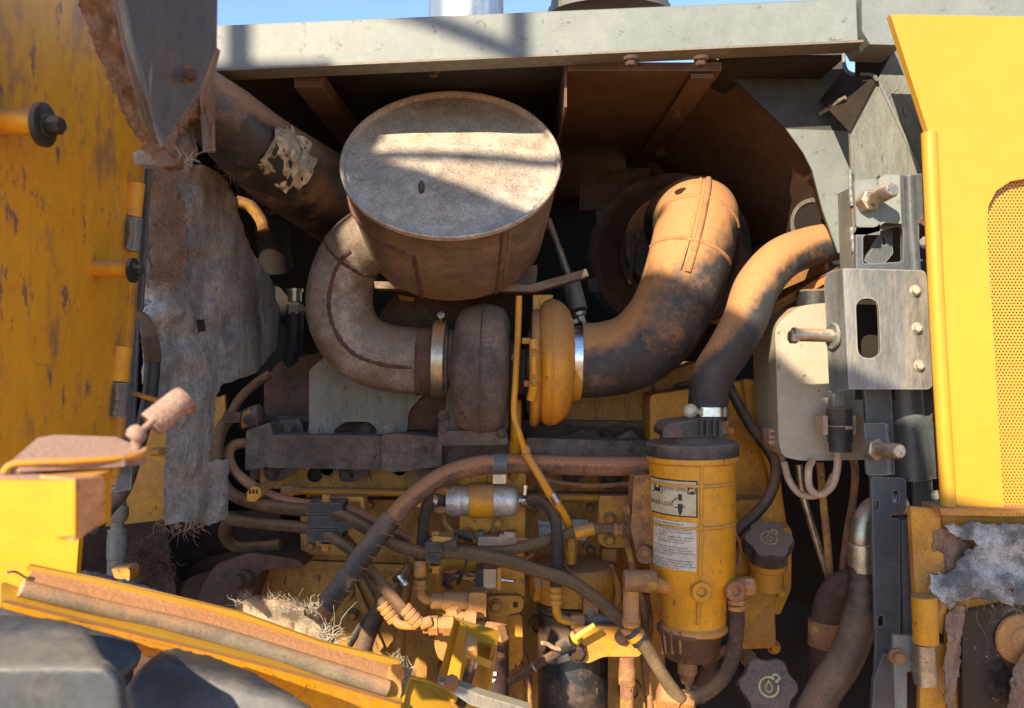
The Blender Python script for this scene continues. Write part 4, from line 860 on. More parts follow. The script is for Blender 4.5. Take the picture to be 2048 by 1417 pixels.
# ---- fuel pump ----------------------------------------------------------
fpm = T('fuel_pump', 'silver cylindrical fuel pump held by a yellow strap', 'fuel pump', (965, 1002, 1.36))
PX = (1, 0, -.01)
lathe('pump_body', [(-72, 22), (-70, 29), (-60, 30), (-58, 31), (-44, 31), (-42, 29.5), (-40, 31), (50, 31), (60, 30), (68, 26), (72, 18), (74, 0)], (965, 1002, 1.36), PX, m_alu, fpm, n=48, wob=None)
lathe('ribbed_end', [(-72, 26), (-58, 31.8), (-56, 31.8), (-56, 28)], (965, 1002, 1.36), PX, m_alu, fpm, n=48, wob=lambda t: 1+.03*math.cos(t*12))
lathe('strap', [(-26, 34), (-24, 35), (20, 35), (22, 34)], (965, 1002, 1.36), PX, m_yfilt, fpm, n=48)
lathe('inlet_nut', [(0, 12), (8, 12)], (887, 1003, 1.36), PX, m_steel, fpm, n=6); lathe('inlet', [(-16, 8), (6, 9)], (884, 1003, 1.36), PX, m_zinc, fpm, n=20)
for v in (980, 1020): lathe('rubber_plug', [(0, 6), (4, 8), (18, 8), (24, 6)], (873 if v < 1000 else 870, v, 1.345), PX, m_rfit, fpm, n=20)
lathe('outlet_barb', [(0, 10), (28, 10)], (1036, 1001, 1.36), PX, m_zinc, fpm, n=20)
lathe('hose_clamp', [(0, 14.5), (1, 16), (14, 16), (15, 14.5)], (1042, 1000, 1.36), (1, 0, -.08), m_steel, fpm, n=32)
for k in range(5): plate('clamp_slot', rect(1044+k*.1, 994+k*3, 1056, 995.6+k*3), 1.3465, .001, m_dark, fpm)
lathe('clamp_screw', [(-2, 5), (12, 5), (12, 7), (18, 7)], (1050, 988, 1.345), (.1, 0, 1), m_steel, fpm, n=12)
pp = T('pump_mount_plate', 'yellow upright mounting plate behind the silver fuel pump', 'plate', (985, 1020, 1.42))
plate('plate', [(920, 946), (1052, 942), (1050, 1090), (1048, 1180), (918, 1180)], 1.41, .01, m_yfilt, pp, bev=.002)
plate('strap_foot', [(938, 940), (985, 942), (1008, 950), (1008, 1056), (985, 1050), (938, 1030)], 1.404, .004, m_yfilt, pp)
plate('tab', [(985, 938), (1014, 938), (1012, 972), (986, 972)], 1.40, .004, m_zinc, pp)
for u, v in ((998, 956), (996, 1046)): bolt(pp, (u, v, 1.397), 11, m_yfilt, (0, -1, 0))
for u, v in ((936, 1070), (990, 1070)): bolt(pp, (u, v, 1.408), 15, m_yfilt, (0, -1, 0))
# bracket carrying the lower fittings
lb = T('valve_bracket', 'large yellow steel bracket under the fuel pump with a keyhole ear', 'bracket', (950, 1200, 1.40))
plate('plate', [(868, 1095), (920, 1090), (1048, 1100), (1050, 1192), (1020, 1208), (978, 1182), (976, 1230), (872, 1230)], 1.395, .012, m_yfilt, lb, bev=.002)
plate('ear', [(976, 1192), (1040, 1192), (1048, 1200), (1048, 1216), (1040, 1226), (1016, 1230), (1012, 1250), (976, 1240)], 1.375, .01, m_ydust, lb, r=6, bev=.002, holes=[[(1026, 1204), (1036, 1204), (1036, 1216), (1026, 1216)]], hr=5)
plate('tall_ear', [(1010, 1232), (1045, 1228), (1046, 1320), (1028, 1340), (990, 1350), (960, 1250)], 1.40, .012, m_ydust, lb, r=10, bev=.002)
bolt(lb, (992, 1212, 1.372), 14, m_ydust, (0, -1, 0))
plate('left_lobe', [(872, 1262), (920, 1240), (920, 1300), (898, 1328), (876, 1318), (868, 1290)], 1.32, .03, m_ofit, lb, r=10, bev=.004)
# ---- fittings and hoses in the middle ----------------------------------
hz = T('swivel_valve', 'orange dusted brass valve body with elbow below the fuel pump', 'valve', (920, 1205, 1.34))
lathe('body', [(0, 14), (2, 17), (24, 17), (26, 20), (28, 20), (84, 20), (86, 17), (112, 17)], (862, 1202, 1.33), (1, 0, -.02), m_ofit, hz, n=24)
plate('block', rect(938, 1186, 972, 1236), 1.31, .05, m_ofit, hz, r=5, bev=.004)
lathe('block_stub', [(0, 20), (24, 20), (24, 24), (44, 24)], (952, 1230, 1.335), (0, 0, -1), m_ofit, hz, n=6)
jf = T('fitting_cluster', 'cluster of orange dust caked hose fittings lit by the sun', 'fittings', (880, 1250, 1.28))
for args in (([(0, 15), (12, 15), (12, 19), (30, 19), (30, 16), (40, 16), (40, 21), (62, 21), (62, 17), (80, 17)], (846, 1252, 1.28), (1, 0, .04), 6), ([(0, 18), (34, 19), (36, 24), (56, 24)], (896, 1240, 1.29), (1, 0, -.08), 12), ([(0, 22), (40, 23), (60, 22)], (950, 1262, 1.31), (1, 0, -.15), 12)):
    lathe('fitting', args[0], args[1], args[2], m_ofit, jf, n=args[3])
lathe('tee_leg', [(0, 15), (20, 16), (22, 20), (40, 20)], (905, 1218, 1.29), (.2, 0, -1), m_ofit, jf, n=6)
lathe('plug_nut', [(0, 24), (30, 25), (34, 20)], (985, 1255, 1.30), (.3, -.2, -1), m_ofit, jf, n=6)
def crimp(par, at, ax, r, m, n=4, step=12):
    prof = []
    for i in range(n): prof += [(i*step, r*.86), (i*step+1.5, r), (i*step+step-3, r), (i*step+step-1.5, r*.86)]
    return lathe('crimp_collar', prof, at, ax, m, par, n=20)
def hose(name, label, path, r, m, ends=(), **k):
    t = T(name, label, k.get('cat', 'hose'), path[len(path)//2][:3], k.get('group'))
    path = [path[0]]+[(p[0]+rnd.uniform(-1.6, 1.6), p[1]+rnd.uniform(-1.6, 1.6), p[2], r*rnd.uniform(.96, 1.05)) for p in path[1:-1]]+[path[-1]]
    tube('hose_body', path, r, m, t, n=20, sub=10)
    for e in ends: crimp(t, *e)
    return t
G = 'hoses looped across the engine'
h1 = hose('loom_hose', 'thick dusty hose arching from the fuel filter over the pump and down to the left', [(1302, 932, 1.33), (1200, 932, 1.335), (1080, 928, 1.335), (1000, 928, 1.33), (940, 934, 1.32), (880, 956, 1.30), (820, 1000, 1.28), (776, 1046, 1.27), (740, 1092, 1.26), (690, 1160, 1.25), (640, 1232, 1.24), (600, 1290, 1.24)], 19, m_rubb, group=G)
bm = bmesh.new(); add_tube(bm, [(784, 1036, 1.271), (740, 1092, 1.26), (690, 1160, 1.25), (652, 1214, 1.243)], 21.5, 24, 12)
mk('spiral_wrap', bm, m_blkd, h1)
for k in range(9):
    t = k/8; u = 786-136*t; v = 1040+176*t; d = 1.27-.027*t
    a, x, y = axes((-.61, -.05, -.79)); lathe('wrap_edge', [(-1, 22), (0, 23), (1, 22)], (u, v, d), (-.45, -.05, -.85), m_rubb, h1, n=24)
cl = T('p_clamp', 'dark grey cushioned clamp holding the arching hose over the pump', 'clamp', (1000, 928, 1.33))
lathe('band', [(-14, 20), (-13, 21.5), (13, 21.5), (14, 20)], (1000, 928, 1.33), (1, 0, 0), m_greyd, cl, n=28)
plate('foot', rect(986, 940, 1012, 968), 1.35, .004, m_zinc, cl)
h2 = hose('braided_hose', 'long braided hose crossing from the black clamp block down to the right', [(880, 1104, 1.30), (940, 1110, 1.29), (1010, 1122, 1.285), (1080, 1142, 1.28), (1140, 1164, 1.275), (1190, 1196, 1.265), (1232, 1232, 1.255), (1262, 1258, 1.25), (1290, 1292, 1.245), (1318, 1340, 1.24), (1344, 1380, 1.24), (1362, 1400, 1.24)], 13.5, m_braid, group=G)
for t, m in ((0, m_rfit), (1, m_blk), (2, m_yfilt), (3, m_blk)): lathe('collar', [(-6, 17), (-5, 19), (5, 19), (6, 17)], (1258+t*7, 1254+t*8.5, 1.25), (.65, 0, -.76), m, h2, n=24)
h3 = hose('braided_hose', 'braided hose rising right to the fuel filter with a yellow collar', [(870, 1096, 1.32), (940, 1104, 1.315), (1010, 1102, 1.315), (1070, 1088, 1.32), (1130, 1070, 1.33), (1190, 1058, 1.33), (1240, 1060, 1.32), (1280, 1060, 1.30)], 10.5, m_braid, group=G)
lathe('yellow_collar', [(-20, 11.5), (-19, 13), (20, 13), (21, 11.5)], (1168, 1062, 1.331), (1, 0, .22), m_yfilt, h3, n=20)
crimp(h3, (1226, 1059, 1.32), (1, 0, 0), 13, m_rfit, 3, 12); lathe('nut', [(0, 15), (22, 15)], (1264, 1060, 1.305), (1, 0, 0), m_rfit, h3, n=6)
h4 = hose('pump_hose', 'dark braided hose leaving the pump clamp and hanging straight down', [(1048, 1000, 1.36), (1070, 1000, 1.35), (1092, 1010, 1.34), (1108, 1034, 1.325), (1114, 1068, 1.315), (1114, 1120, 1.31), (1112, 1178, 1.31)], 12, m_braidd, group=G)
crimp(h4, (1112, 1172, 1.31), (0, 0, -1), 14, m_yfilt, 3, 13)
tube('elbow_pipe', [(1112, 1205, 1.31), (1113, 1222, 1.31), (1120, 1236, 1.31), (1136, 1242, 1.31), (1150, 1243, 1.31)], 9, m_yfilt, h4, n=16)
lathe('elbow_nut', [(0, 14), (4, 16), (26, 16), (28, 12)], (1142, 1243, 1.31), (1, 0, 0), m_ofit, h4, n=6)
h5 = hose('pump_hose', 'dark braided hose dropping from the pump inlet to the orange valve', [(884, 1003, 1.35), (866, 1000, 1.345), (855, 1012, 1.335), (850, 1040, 1.325), (845, 1080, 1.315), (841, 1120, 1.31), (840, 1150, 1.31)], 11.5, m_braidd, group=G)
lathe('worm_clamp', [(0, 12), (1, 13.5), (10, 13.5), (11, 12)], (862, 1001, 1.343), (.9, .3, -.3), m_zinc, h5, n=24)
lathe('clamp_screw', [(-14, 5), (14, 5), (14, 7), (18, 7)], (838, 1000, 1.33), (0, 0, 1), m_yfilt, h5, n=12)
crimp(h5, (840, 1120, 1.31), (0, 0, -1), 13, m_ofit, 1, 34); crimp(h5, (840, 1160, 1.31), (0, 0, -1), 12.5, m_ofit, 2, 10)
tube('elbow_pipe', [(840, 1176, 1.31), (842, 1190, 1.312), (852, 1200, 1.318), (866, 1202, 1.325)], 9, m_ofit, h5, n=16)
h6 = hose('fuel_hose', 'dusty hose curving down the far left side and into the upper clamp block', [(460, 835, 1.44), (442, 860, 1.43), (434, 900, 1.42), (438, 945, 1.41), (458, 982, 1.40), (492, 1002, 1.385), (540, 1014, 1.37), (590, 1020, 1.355), (640, 1022, 1.34), (690, 1034, 1.32), (740, 1062, 1.31), (790, 1090, 1.305), (850, 1106, 1.30), (880, 1108, 1.30)], 12.5, m_hosed, group=G)
h7 = hose('fuel_hose', 'reddish dusty hose beside the far left one ending in the upper clamp block', [(490, 886, 1.46), (466, 892, 1.45), (458, 915, 1.44), (470, 945, 1.43), (500, 968, 1.41), (540, 990, 1.39), (590, 1006, 1.365), (640, 1012, 1.36), (700, 1022, 1.36), (760, 1050, 1.36), (820, 1080, 1.36)], 10.5, m_rubb, group=G)
h8 = hose('fuel_hose', 'lower dusty hose from the left through the clamp block down to the lit fittings', [(452, 1036, 1.42), (470, 1040, 1.41), (530, 1046, 1.385), (600, 1056, 1.355), (640, 1064, 1.335), (680, 1084, 1.31), (720, 1116, 1.29), (760, 1166, 1.28), (800, 1212, 1.27), (815, 1230, 1.27)], 11.5, m_hosed, [((808, 1216, 1.27), (.68, 0, -.73), 15, m_ofit, 4, 12)], group=G)
lathe('elbow', [(0, 12), (20, 12), (24, 9)], (842, 1250, 1.27), (.9, 0, .3), m_ofit, h8, n=16)
h9 = hose('fuel_hose', 'second lower hose behind ending at the left one of the lit crimped fittings', [(650, 1056, 1.36), (690, 1080, 1.345), (720, 1120, 1.335), (745, 1170, 1.32), (768, 1212, 1.305)], 11, m_hosed, [((764, 1208, 1.305), (.6, 0, -.8), 14, m_ofit, 4, 11)], group=G)
tube('bent_end', [(790, 1240, 1.30), (802, 1250, 1.295), (830, 1252, 1.285), (850, 1252, 1.282)], 9, m_ofit, h9, n=14)
hA = hose('fuel_hose', 'short dark hose loop low on the left below the clipped pair', [(470, 1030, 1.46), (452, 1050, 1.46), (452, 1075, 1.47), (474, 1094, 1.48), (520, 1096, 1.49), (560, 1090, 1.49)], 12, m_hosed, group=G)
hB = hose('breather_hose', 'dark hose rising right from the top of the far left hose', [(458, 838, 1.44), (480, 800, 1.46), (510, 770, 1.49), (540, 748, 1.5)], 9, m_hosed, group=G)
# clips and clamp blocks
def tieclip(u, v, d, lab):
    t = T('cable_clip', lab, 'clip', (u, v, d), 'small clips on the left hoses')
    plate('clip_block', [(u-14, v-6), (u, v-18), (u+14, v-14), (u+16, v+2), (u+4, v+14), (u-12, v+14)], d-.03, .05, m_yfilt, t, r=4, bev=.003)
    lathe('clip_band', [(-6, 14), (-5, 15), (5, 15), (6, 14)], (u-6, v+12, d), (1, 0, -.3), m_yfilt, t, n=20)
    for i in range(3): plate('clip_slot', rect(u-9+i*7, v-10, u-6+i*7, v-2), d-.032, .003, m_dark, t)
tieclip(507, 990, 1.385, 'yellow clip tying two left hoses together')
tb = T('hose_tape', 'brown tape flag round the top of the far left hose', 'tape', (462, 836, 1.43))
plate('flag', [(448, 824), (482, 826), (478, 846), (444, 846)], 1.415, .01, m_redbrown, tb, bev=.002)
plate('bracket', [(478, 828), (500, 818), (512, 842), (484, 858)], 1.45, .03, m_yblock, tb, bev=.004)
lathe('plug_body', [(0, 20), (20, 26), (40, 28), (44, 20)], (482, 842, 1.47), (1, 0, .15), m_blkd, tb, n=20)
def block(u0, v0, u1, v1, d, lab, par_bolts):
    t = T('hose_clamp_block', lab, 'clamp block', ((u0+u1)/2, (v0+v1)/2, d), 'black clamp blocks for the hoses')
    n_ = 3 if v1-v0 > 70 else 2; h_ = (v1-v0)/n_
    for i in range(n_): plate('half_shell', rect(u0+(i % 2)*2, v0+i*h_+1, u1-(i % 2)*2, v0+(i+1)*h_-1), d, .05, m_blkd, t, r=4, bev=.004)
    for v, m in par_bolts: bolt(t, ((u0+u1)/2+4, v, d+.02), 11, m_yfilt, (0, 0, 1 if v < (v0+v1)/2 else -1), h=1.2)
    return t
b1 = block(612, 1006, 684, 1084, 1.318, 'tall black clamp block gripping three left hoses', ((1002, 0), (1090, 0)))
plate('angle_bracket', [(650, 994), (728, 994), (730, 1030), (722, 1030), (720, 1004), (650, 1002)], 1.37, .03, m_ydust, b1, bev=.002)
plate('end_cap', [(670, 1046), (700, 1040), (704, 1058), (680, 1066)], 1.31, .03, m_blk, b1, r=5, bev=.004)
b2 = block(850, 1084, 884, 1128, 1.285, 'small black clamp block joining the crossing braided hoses', ((1076, 0), (1134, 0)))
plate('saddle', [(884, 1088), (912, 1082), (914, 1096), (890, 1102)], 1.275, .04, m_blk, b2, r=3, bev=.003)
plate('bolt_plate', [(866, 1072), (904, 1076), (904, 1088), (864, 1086)], 1.29, .04, m_yfilt, b2, bev=.003)
# wiring
wr = T('wire_connector', 'beige two part wire connector with teal seal below the pump', 'connector', (985, 1082, 1.37))
plate('plug_half', [(956, 1074), (998, 1074), (998, 1092), (956, 1092)], 1.36, .03, m_creamp, wr, r=3, bev=.003)
plate('socket_half', [(998, 1070), (1032, 1066), (1034, 1088), (998, 1092)], 1.362, .03, m_creamp, wr, r=3, bev=.003)
plate('latch', [(1008, 1064), (1030, 1066), (1028, 1076), (1008, 1076)], 1.35, .01, m_creamp, wr, bev=.001)
plate('seal', [(954, 1066), (966, 1064), (968, 1090), (954, 1092)], 1.365, .025, M('teal_seal', (.03, .17, .19), da=.25), wr, r=2)
tube('wire', [(886, 1028, 1.36), (890, 1046, 1.36), (904, 1062, 1.36), (930, 1076, 1.36), (950, 1082, 1.37)], 5, m_rfit, wr, n=10)
lathe('corrugated_sleeve', sum([[(i*4, 6.5), (i*4+1, 8), (i*4+2.5, 8), (i*4+3.5, 6.5)] for i in range(10)], []), (910, 1066, 1.358), (.93, 0, -.32), m_blk, wr, n=14)
tube('wire', [(1032, 1080, 1.37), (1050, 1078, 1.37), (1062, 1084, 1.37), (1056, 1092, 1.36)], 2.5, m_creamp, wr, n=6)
tube('wire', [(1066, 1096, 1.36), (1068, 1108, 1.36), (1050, 1120, 1.36), (1030, 1116, 1.35)], 6, m_rubb, wr, n=10)
ts = T('toggle_switch', 'black and cream toggle switch with a tangle of brown wires', 'switch', (975, 1158, 1.36))
plate('switch_base', rect(950, 1140, 968, 1176), 1.345, .04, m_blk, ts, bev=.002)
plate('switch_body', rect(967, 1139, 993, 1177), 1.343, .042, m_creamp, ts, bev=.002)
plate('switch_plate', [(994, 1136), (1003, 1136), (1003, 1181), (994, 1181)], 1.34, .05, m_yfilt, ts, bev=.001)
lathe('lever', [(0, 6), (4, 6), (4, 3.5), (24, 4.5), (26, 3)], (1003, 1160, 1.36), (1, 0, -.12), m_steel, ts, n=14)
for i in range(9):
    tube('wire', [(952, 1150+i*2.5, 1.35), (925+rnd.uniform(-6, 6), 1148+rnd.uniform(-8, 12), 1.34), (905+rnd.uniform(-8, 8), 1150+rnd.uniform(-10, 16), 1.345), (885+rnd.uniform(-4, 8), 1160+rnd.uniform(-14, 14), 1.36), (896+rnd.uniform(-8, 14), 1178+rnd.uniform(-4, 12), 1.37)], rnd.choice((2.2, 3, 3.6)), rnd.choice((m_redbrown, m_rfit, m_weld)), ts, n=8)
tube('cable_tie', [(934, 1118, 1.33), (926, 1142, 1.325), (916, 1168, 1.34)], 4, m_blk, ts, n=6)
nl = plate('torn_sticker', [(1076, 1040), (1092, 1044), (1110, 1038), (1176, 1040), (1178, 1064), (1170, 1082), (1130, 1078), (1078, 1076)], 1.515, .001, M('bleached_sticker', (.55, .62, .66), var=.25, vs=30, da=.25, spots=.5, ss=60, sc=(.3, .33, .35), rough=.5), label='pale blue torn sticker remains on the yellow block behind the hanging hose', cat='sticker')
# ---- spin-on filters ----------------------------------------------------
fhd = T('filter_mount', 'yellow dusty cast filter head above the black filter can', 'filter head', (1150, 1165, 1.40))
lathe('head', [(-40, 62), (-34, 78), (0, 80), (22, 80), (34, 74), (36, 40)], (1148, 1162, 1.41), (0, 0, 1), m_ydust, fhd, n=48)
lathe('side_boss', [(0, 30), (34, 30), (38, 34), (50, 34)], (1112, 1166, 1.39), (-1, -.2, 0), m_ydust, fhd, n=6)
cn = T('oil_filter', 'black spin on oil filter can under the yellow filter head', 'oil filter', (1146, 1300, 1.40))
lathe('can', [(0, 64), (10, 70), (14, 70), (18, 66), (24, 70), (240, 70), (250, 60)], (1146, 1204, 1.40), (0, 0, -1), m_blkcan, cn, n=56)
lathe('rim', [(8, 71), (10, 72.5), (14, 72.5), (16, 71)], (1146, 1204, 1.40), (0, 0, -1), m_blk, cn, n=56)
c2 = T('fuel_filter_can', 'dark rusty brown filter can with white print at the bottom centre', 'fuel filter', (975, 1360, 1.38))
lathe('can', [(0, 48), (8, 52), (170, 52)], (966, 1262, 1.38), (0, 0, -1), M('rusty_can', (.07, .04, .035), var=.4, da=.15, spots=.3, sc=(.2, .09, .05)), c2, n=48)
for pts in ([(986, 1344), (993, 1344), (993, 1352), (986, 1352)], [(982, 1356), (992, 1360), (986, 1366), (980, 1362)], [(972, 1376), (974, 1376), (974, 1398), (972, 1398)], [(972, 1364), (980, 1364), (980, 1366), (972, 1366)]):
    plate('printed_mark', pts, 1.3405, .0006, m_inkw, c2)
# oil sensor bracket with yellow dipstick handle
dp = T('hose_bracket', 'yellow dusty bracket plate with a dark bolt right of the black filter can', 'bracket', (1210, 1285, 1.27))
plate('plate', [(1136, 1296), (1150, 1262), (1190, 1252), (1278, 1254), (1286, 1300), (1280, 1314), (1206, 1314), (1176, 1328), (1156, 1322)], 1.275, .01, m_ydust, dp, r=8, bev=.002)
bolt(dp, (1155, 1306, 1.27), 19, m_weld, (0, -1, .2)); bolt(dp, (1243, 1276, 1.27), 14, m_weld, (0, -1, 0))
ds = T('dipstick', 'black dipstick tube with bright yellow pull handle', 'dipstick', (1150, 1280, 1.25))
tube('tube', [(1018, 1364, 1.32), (1080, 1326, 1.30), (1125, 1300, 1.265)], 9, m_hosed, ds, n=14)
lathe('tie_wrap', [(-2, 10), (2, 10)], (1068, 1334, 1.304), (.85, 0, .5), m_creamp, ds, n=16)
lathe('socket', [(0, 14), (26, 17), (30, 14)], (1118, 1298, 1.262), (.85, -.2, .5), m_blk, ds, n=20)
lathe('seal_ring', [(0, 11), (3, 14), (8, 14), (10, 10)], (1146, 1278, 1.252), (.85, -.2, .5), m_limey, ds, n=24)
tube('pull_handle', [(1150, 1276, 1.245), (1190, 1250, 1.24)], 6.5, m_limey, ds, n=6, sub=2)
tube('wire_end', [(1128, 1300, 1.255), (1108, 1296, 1.25), (1094, 1288, 1.245), (1084, 1286, 1.24)], 4.5, m_creamp, ds, n=8)
tf = T('tee_fitting', 'grey metal tee fitting in front of the oil filter', 'fitting', (1190, 1240, 1.32))
lathe('run', [(0, 14), (12, 14), (14, 18), (30, 17), (46, 14), (80, 14)], (1164, 1242, 1.32), (1, 0, 0), m_plate, tf, n=20)
plate('sensor_body', rect(1167, 1196, 1196, 1230), 1.31, .04, m_rfit, tf, r=3, bev=.003)
lathe('branch', [(0, 14), (22, 14)], (1182, 1236, 1.32), (0, 0, 1), m_plate, tf, n=20)
tube('wire', [(1126, 1128, 1.33), (1150, 1160, 1.33), (1168, 1190, 1.325), (1180, 1216, 1.32)], 4, m_blk, tf, n=8)
lp = T('pipe_stub', 'pale dusty pipe with a collar lit at the bottom below the bracket', 'pipe', (1253, 1370, 1.27))
lathe('pipe', [(0, 15), (20, 16), (22, 17), (54, 17), (56, 14), (130, 14)], (1254, 1314, 1.28), (0, 0, -1), m_rfit, lp, n=24)
ob = T('drain_fitting', 'orange dusty fitting at the bottom edge under the fuel filter', 'fitting', (1345, 1395, 1.25))
lathe('body', [(-30, 20), (-28, 26), (10, 26), (14, 20), (40, 20)], (1345, 1396, 1.25), (1, 0, -.2), m_ofit, ob, n=6)
tube('curved_hose', [(1470, 1190, FC-.02), (1474, 1240, FC-.02), (1468, 1300, FC-.02), (1450, 1350, FC-.02), (1410, 1386, FC-.02), (1360, 1402, FC-.02)], 15, m_hosed, label='dusty hose dropping right of the fuel filter and curling under it', cat='hose', n=24)
crimp(ff, (1472, 1186, FC-.02), (.05, 0, -1), 17, m_ofit, 3, 12)
tube('black_hose', [(1448, 1190, 1.36), (1444, 1260, 1.36), (1420, 1330, 1.36), (1396, 1400, 1.36)], 16, m_rub, label='smooth dark hose behind the fuel filter bowl', cat='hose', n=20)
tube('wire_bundle', [(1466, 1060, 1.33), (1480, 1090, 1.33), (1478, 1120, 1.33), (1462, 1150, 1.32)], 4, m_rfit, label='loop of thin brown wires right of the fuel filter', cat='wire', n=8)
tube('wire_loom', [(1456, 770, 1.38), (1500, 850, 1.37), (1540, 906, 1.36), (1552, 940, 1.35), (1540, 990, 1.345), (1510, 1030, 1.345), (1476, 1062, 1.345), (1460, 1100, 1.35)], 11, m_rub, label='black wire loom running down between gear case and cream tank', cat='wire loom', n=16)
sx = T('yellow_pipe_pair', 'yellow pipe standing behind the lower fuel hoses', 'pipe', (800, 1200, 1.45))
tube('pipe', [(830, 1100, 1.45), (812, 1180, 1.45), (800, 1260, 1.45), (795, 1340, 1.45)], 12, m_yblock, sx, n=18)
tube('dark_pipe', [(775, 1190, 1.44), (740, 1260, 1.44), (720, 1320, 1.44)], 17, m_rub, sx, n=18)

# ---- smaller lines and bosses that fill the gaps low on the engine ------
GL = 'thin lines low on the engine'
for pts, r, m, lab in (
    ([(1010, 1230, 1.44), (1032, 1280, 1.44), (1052, 1330, 1.44), (1060, 1430, 1.44)], 8, m_rfit, 'rusty thin pipe in the gap between the two filter cans'),
    ([(700, 1290, 1.46), (730, 1240, 1.45), (770, 1200, 1.44), (812, 1150, 1.43), (850, 1128, 1.42)], 7, m_blk, 'black thin wire rising right behind the crimped fittings'),
    ([(1290, 1190, 1.36), (1298, 1250, 1.36), (1290, 1320, 1.35), (1300, 1420, 1.34)], 9, m_rfit, 'rusty thin hose just left of the fuel filter bowl'),
    ([(1220, 1130, 1.40), (1236, 1180, 1.39), (1230, 1240, 1.38)], 6, m_ydust, 'short yellow thin line under the bolted bracket plate'),
    ([(1060, 940, 1.43), (1100, 962, 1.42), (1180, 972, 1.42), (1260, 968, 1.42)], 5, m_rfit, 'rusty wire below the manifold near the fuel filter'),
    ([(1405, 1330, 1.34), (1450, 1300, 1.34), (1490, 1310, 1.34), (1520, 1330, 1.34)], 10, m_rubb, 'dusty hose stub beside the lone bolt above the lower cap')):
    tube('thin_line', pts, r, m, label=lab, cat='line', n=12)
for u, v, r in ((690, 1180, 22), (900, 1340, 26), (1075, 1250, 20), (1260, 1380, 24), (650, 1260, 18), (820, 1380, 20)):
    lathe('cast_boss', [(0, r), (14, r*.9), (16, r*.6), (10, r*.5)], (u, v, 1.545), (0, -1, .1), m_yblock, eb, n=28)
for u, v in ((760, 1190), (706, 1230), (1120, 1130), (1300, 1010), (980, 1390)): bolt(eb, (u, v, 1.545), 12, m_yblock, (0, -1, 0))
nut = T('hose_joint', 'small steel hose joint with clamp band beside the toggle switch wires', 'joint', (804, 1158, 1.38))
lathe('band', [(-14, 13), (-12, 15), (-4, 15), (-3, 13), (4, 13), (5, 15), (13, 15), (14, 13)], (802, 1160, 1.38), (.6, 0, -.8), m_steel, nut, n=20)
tube('stub', [(822, 1130, 1.38), (782, 1190, 1.38)], 11, m_rubb, nut, n=16)
# ---- coolant tank and its hoses ----------------------------------------
tk = T('coolant_tank', 'cream translucent plastic tank with a black cap behind the slotted bracket', 'tank', (1640, 760, 1.32))
plate('tank_body', [(1550, 660), (1560, 642), (1600, 612), (1650, 606), (1735, 606), (1740, 920), (1600, 922), (1566, 914), (1558, 890)], 1.27, .12, m_cream, tk, r=16, bev=.014)
lathe('neck', [(0, 28), (16, 28)], (1626, 624, 1.33), (0, 0, 1), m_cream, tk, n=32)
lathe('cap', [(10, 30), (12, 33), (40, 33), (44, 28)], (1628, 624, 1.33), (0, 0, 1), m_blk, tk, n=40, wob=lambda t: 1+.02*math.cos(t*24))
plate('mount_tab', [(1536, 856), (1560, 858), (1560, 892), (1540, 890)], 1.30, .03, m_creamp, tk, r=3, bev=.003)
for v in (862, 874, 884): lathe('tab_rib', [(0, 4), (22, 4)], (1537, v, 1.295), (1, 0, 0), m_creamp, tk, n=8)
lv = T('level_sensor', 'black round connector clipped in beige brackets on the tank front', 'sensor', (1678, 860, 1.23))
lathe('plug', [(-46, 22), (-44, 25), (-10, 25), (-8, 27), (-2, 27), (0, 25), (24, 24), (26, 22), (44, 22)], (1680, 860, 1.235), (.02, 0, -1), m_blkd, lv, n=36)
lathe('clip_band', [(-3, 27), (3, 27)], (1680, 854, 1.235), (.02, 0, -1), m_creamp, lv, n=36)
for u in (1648, 1704): plate('clip_arm', rect(u-2, 832, u+8, 870), 1.225, .03, m_creamp, lv, r=2, bev=.002)
plate('stem', rect(1666, 784, 1688, 820), 1.235, .02, m_plate, lv, bev=.002)
GT = 'thin hoses under the cream tank'
for pts, r, m, lab in (([(1676, 905, 1.24), (1674, 940, 1.24), (1664, 972, 1.24), (1640, 990, 1.24), (1620, 976, 1.245), (1617, 940, 1.25), (1624, 922, 1.26)], 7.5, m_creamp, 'beige hose looping from the black connector up to the tank bottom'),
                       ([(1568, 925, 1.30), (1578, 960, 1.29), (1600, 988, 1.28), (1630, 992, 1.27), (1652, 980, 1.26), (1668, 950, 1.25)], 7, m_creamp, 'beige hose sagging from the left tank corner'),
                       ([(1598, 930, 1.34), (1604, 980, 1.34), (1626, 1060, 1.34), (1652, 1140, 1.35), (1662, 1170, 1.36)], 7, m_zinc, 'grey thin hose slanting down right under the tank'),
                       ([(1640, 925, 1.33), (1646, 1000, 1.33), (1654, 1080, 1.33), (1660, 1160, 1.35)], 7.5, m_rfit, 'rust red thin hose hanging straight under the tank'),
                       ([(1700, 905, 1.28), (1710, 940, 1.28), (1706, 1000, 1.29), (1694, 1070, 1.30), (1684, 1150, 1.32)], 7.5, m_rubb, 'brown thin hose bowing down beside the hinge post')):
    tube('thin_hose', pts, r, m, label=lab, cat='hose', group=GT, n=14)
rp = T('red_dust_pipe', 'red dusted rubber elbow pipe low between engine and hinge post', 'pipe', (1660, 1250, 1.33))
tube('pipe', [(1760, 1172, 1.30), (1720, 1168, 1.30), (1682, 1176, 1.31), (1660, 1210, 1.32), (1654, 1260, 1.33), (1650, 1340, 1.34), (1640, 1440, 1.35)], 31, m_redbrown, rp, n=28)
lathe('sleeve', [(0, 33), (2, 35), (50, 35), (52, 32)], (1653, 1240, 1.328), (-.02, 0, -1), m_rfit, rp, n=32)
bh = T('black_lower_hose', 'big black hose with pale metal elbow crossing in front of the red pipe', 'hose', (1720, 1200, 1.23))
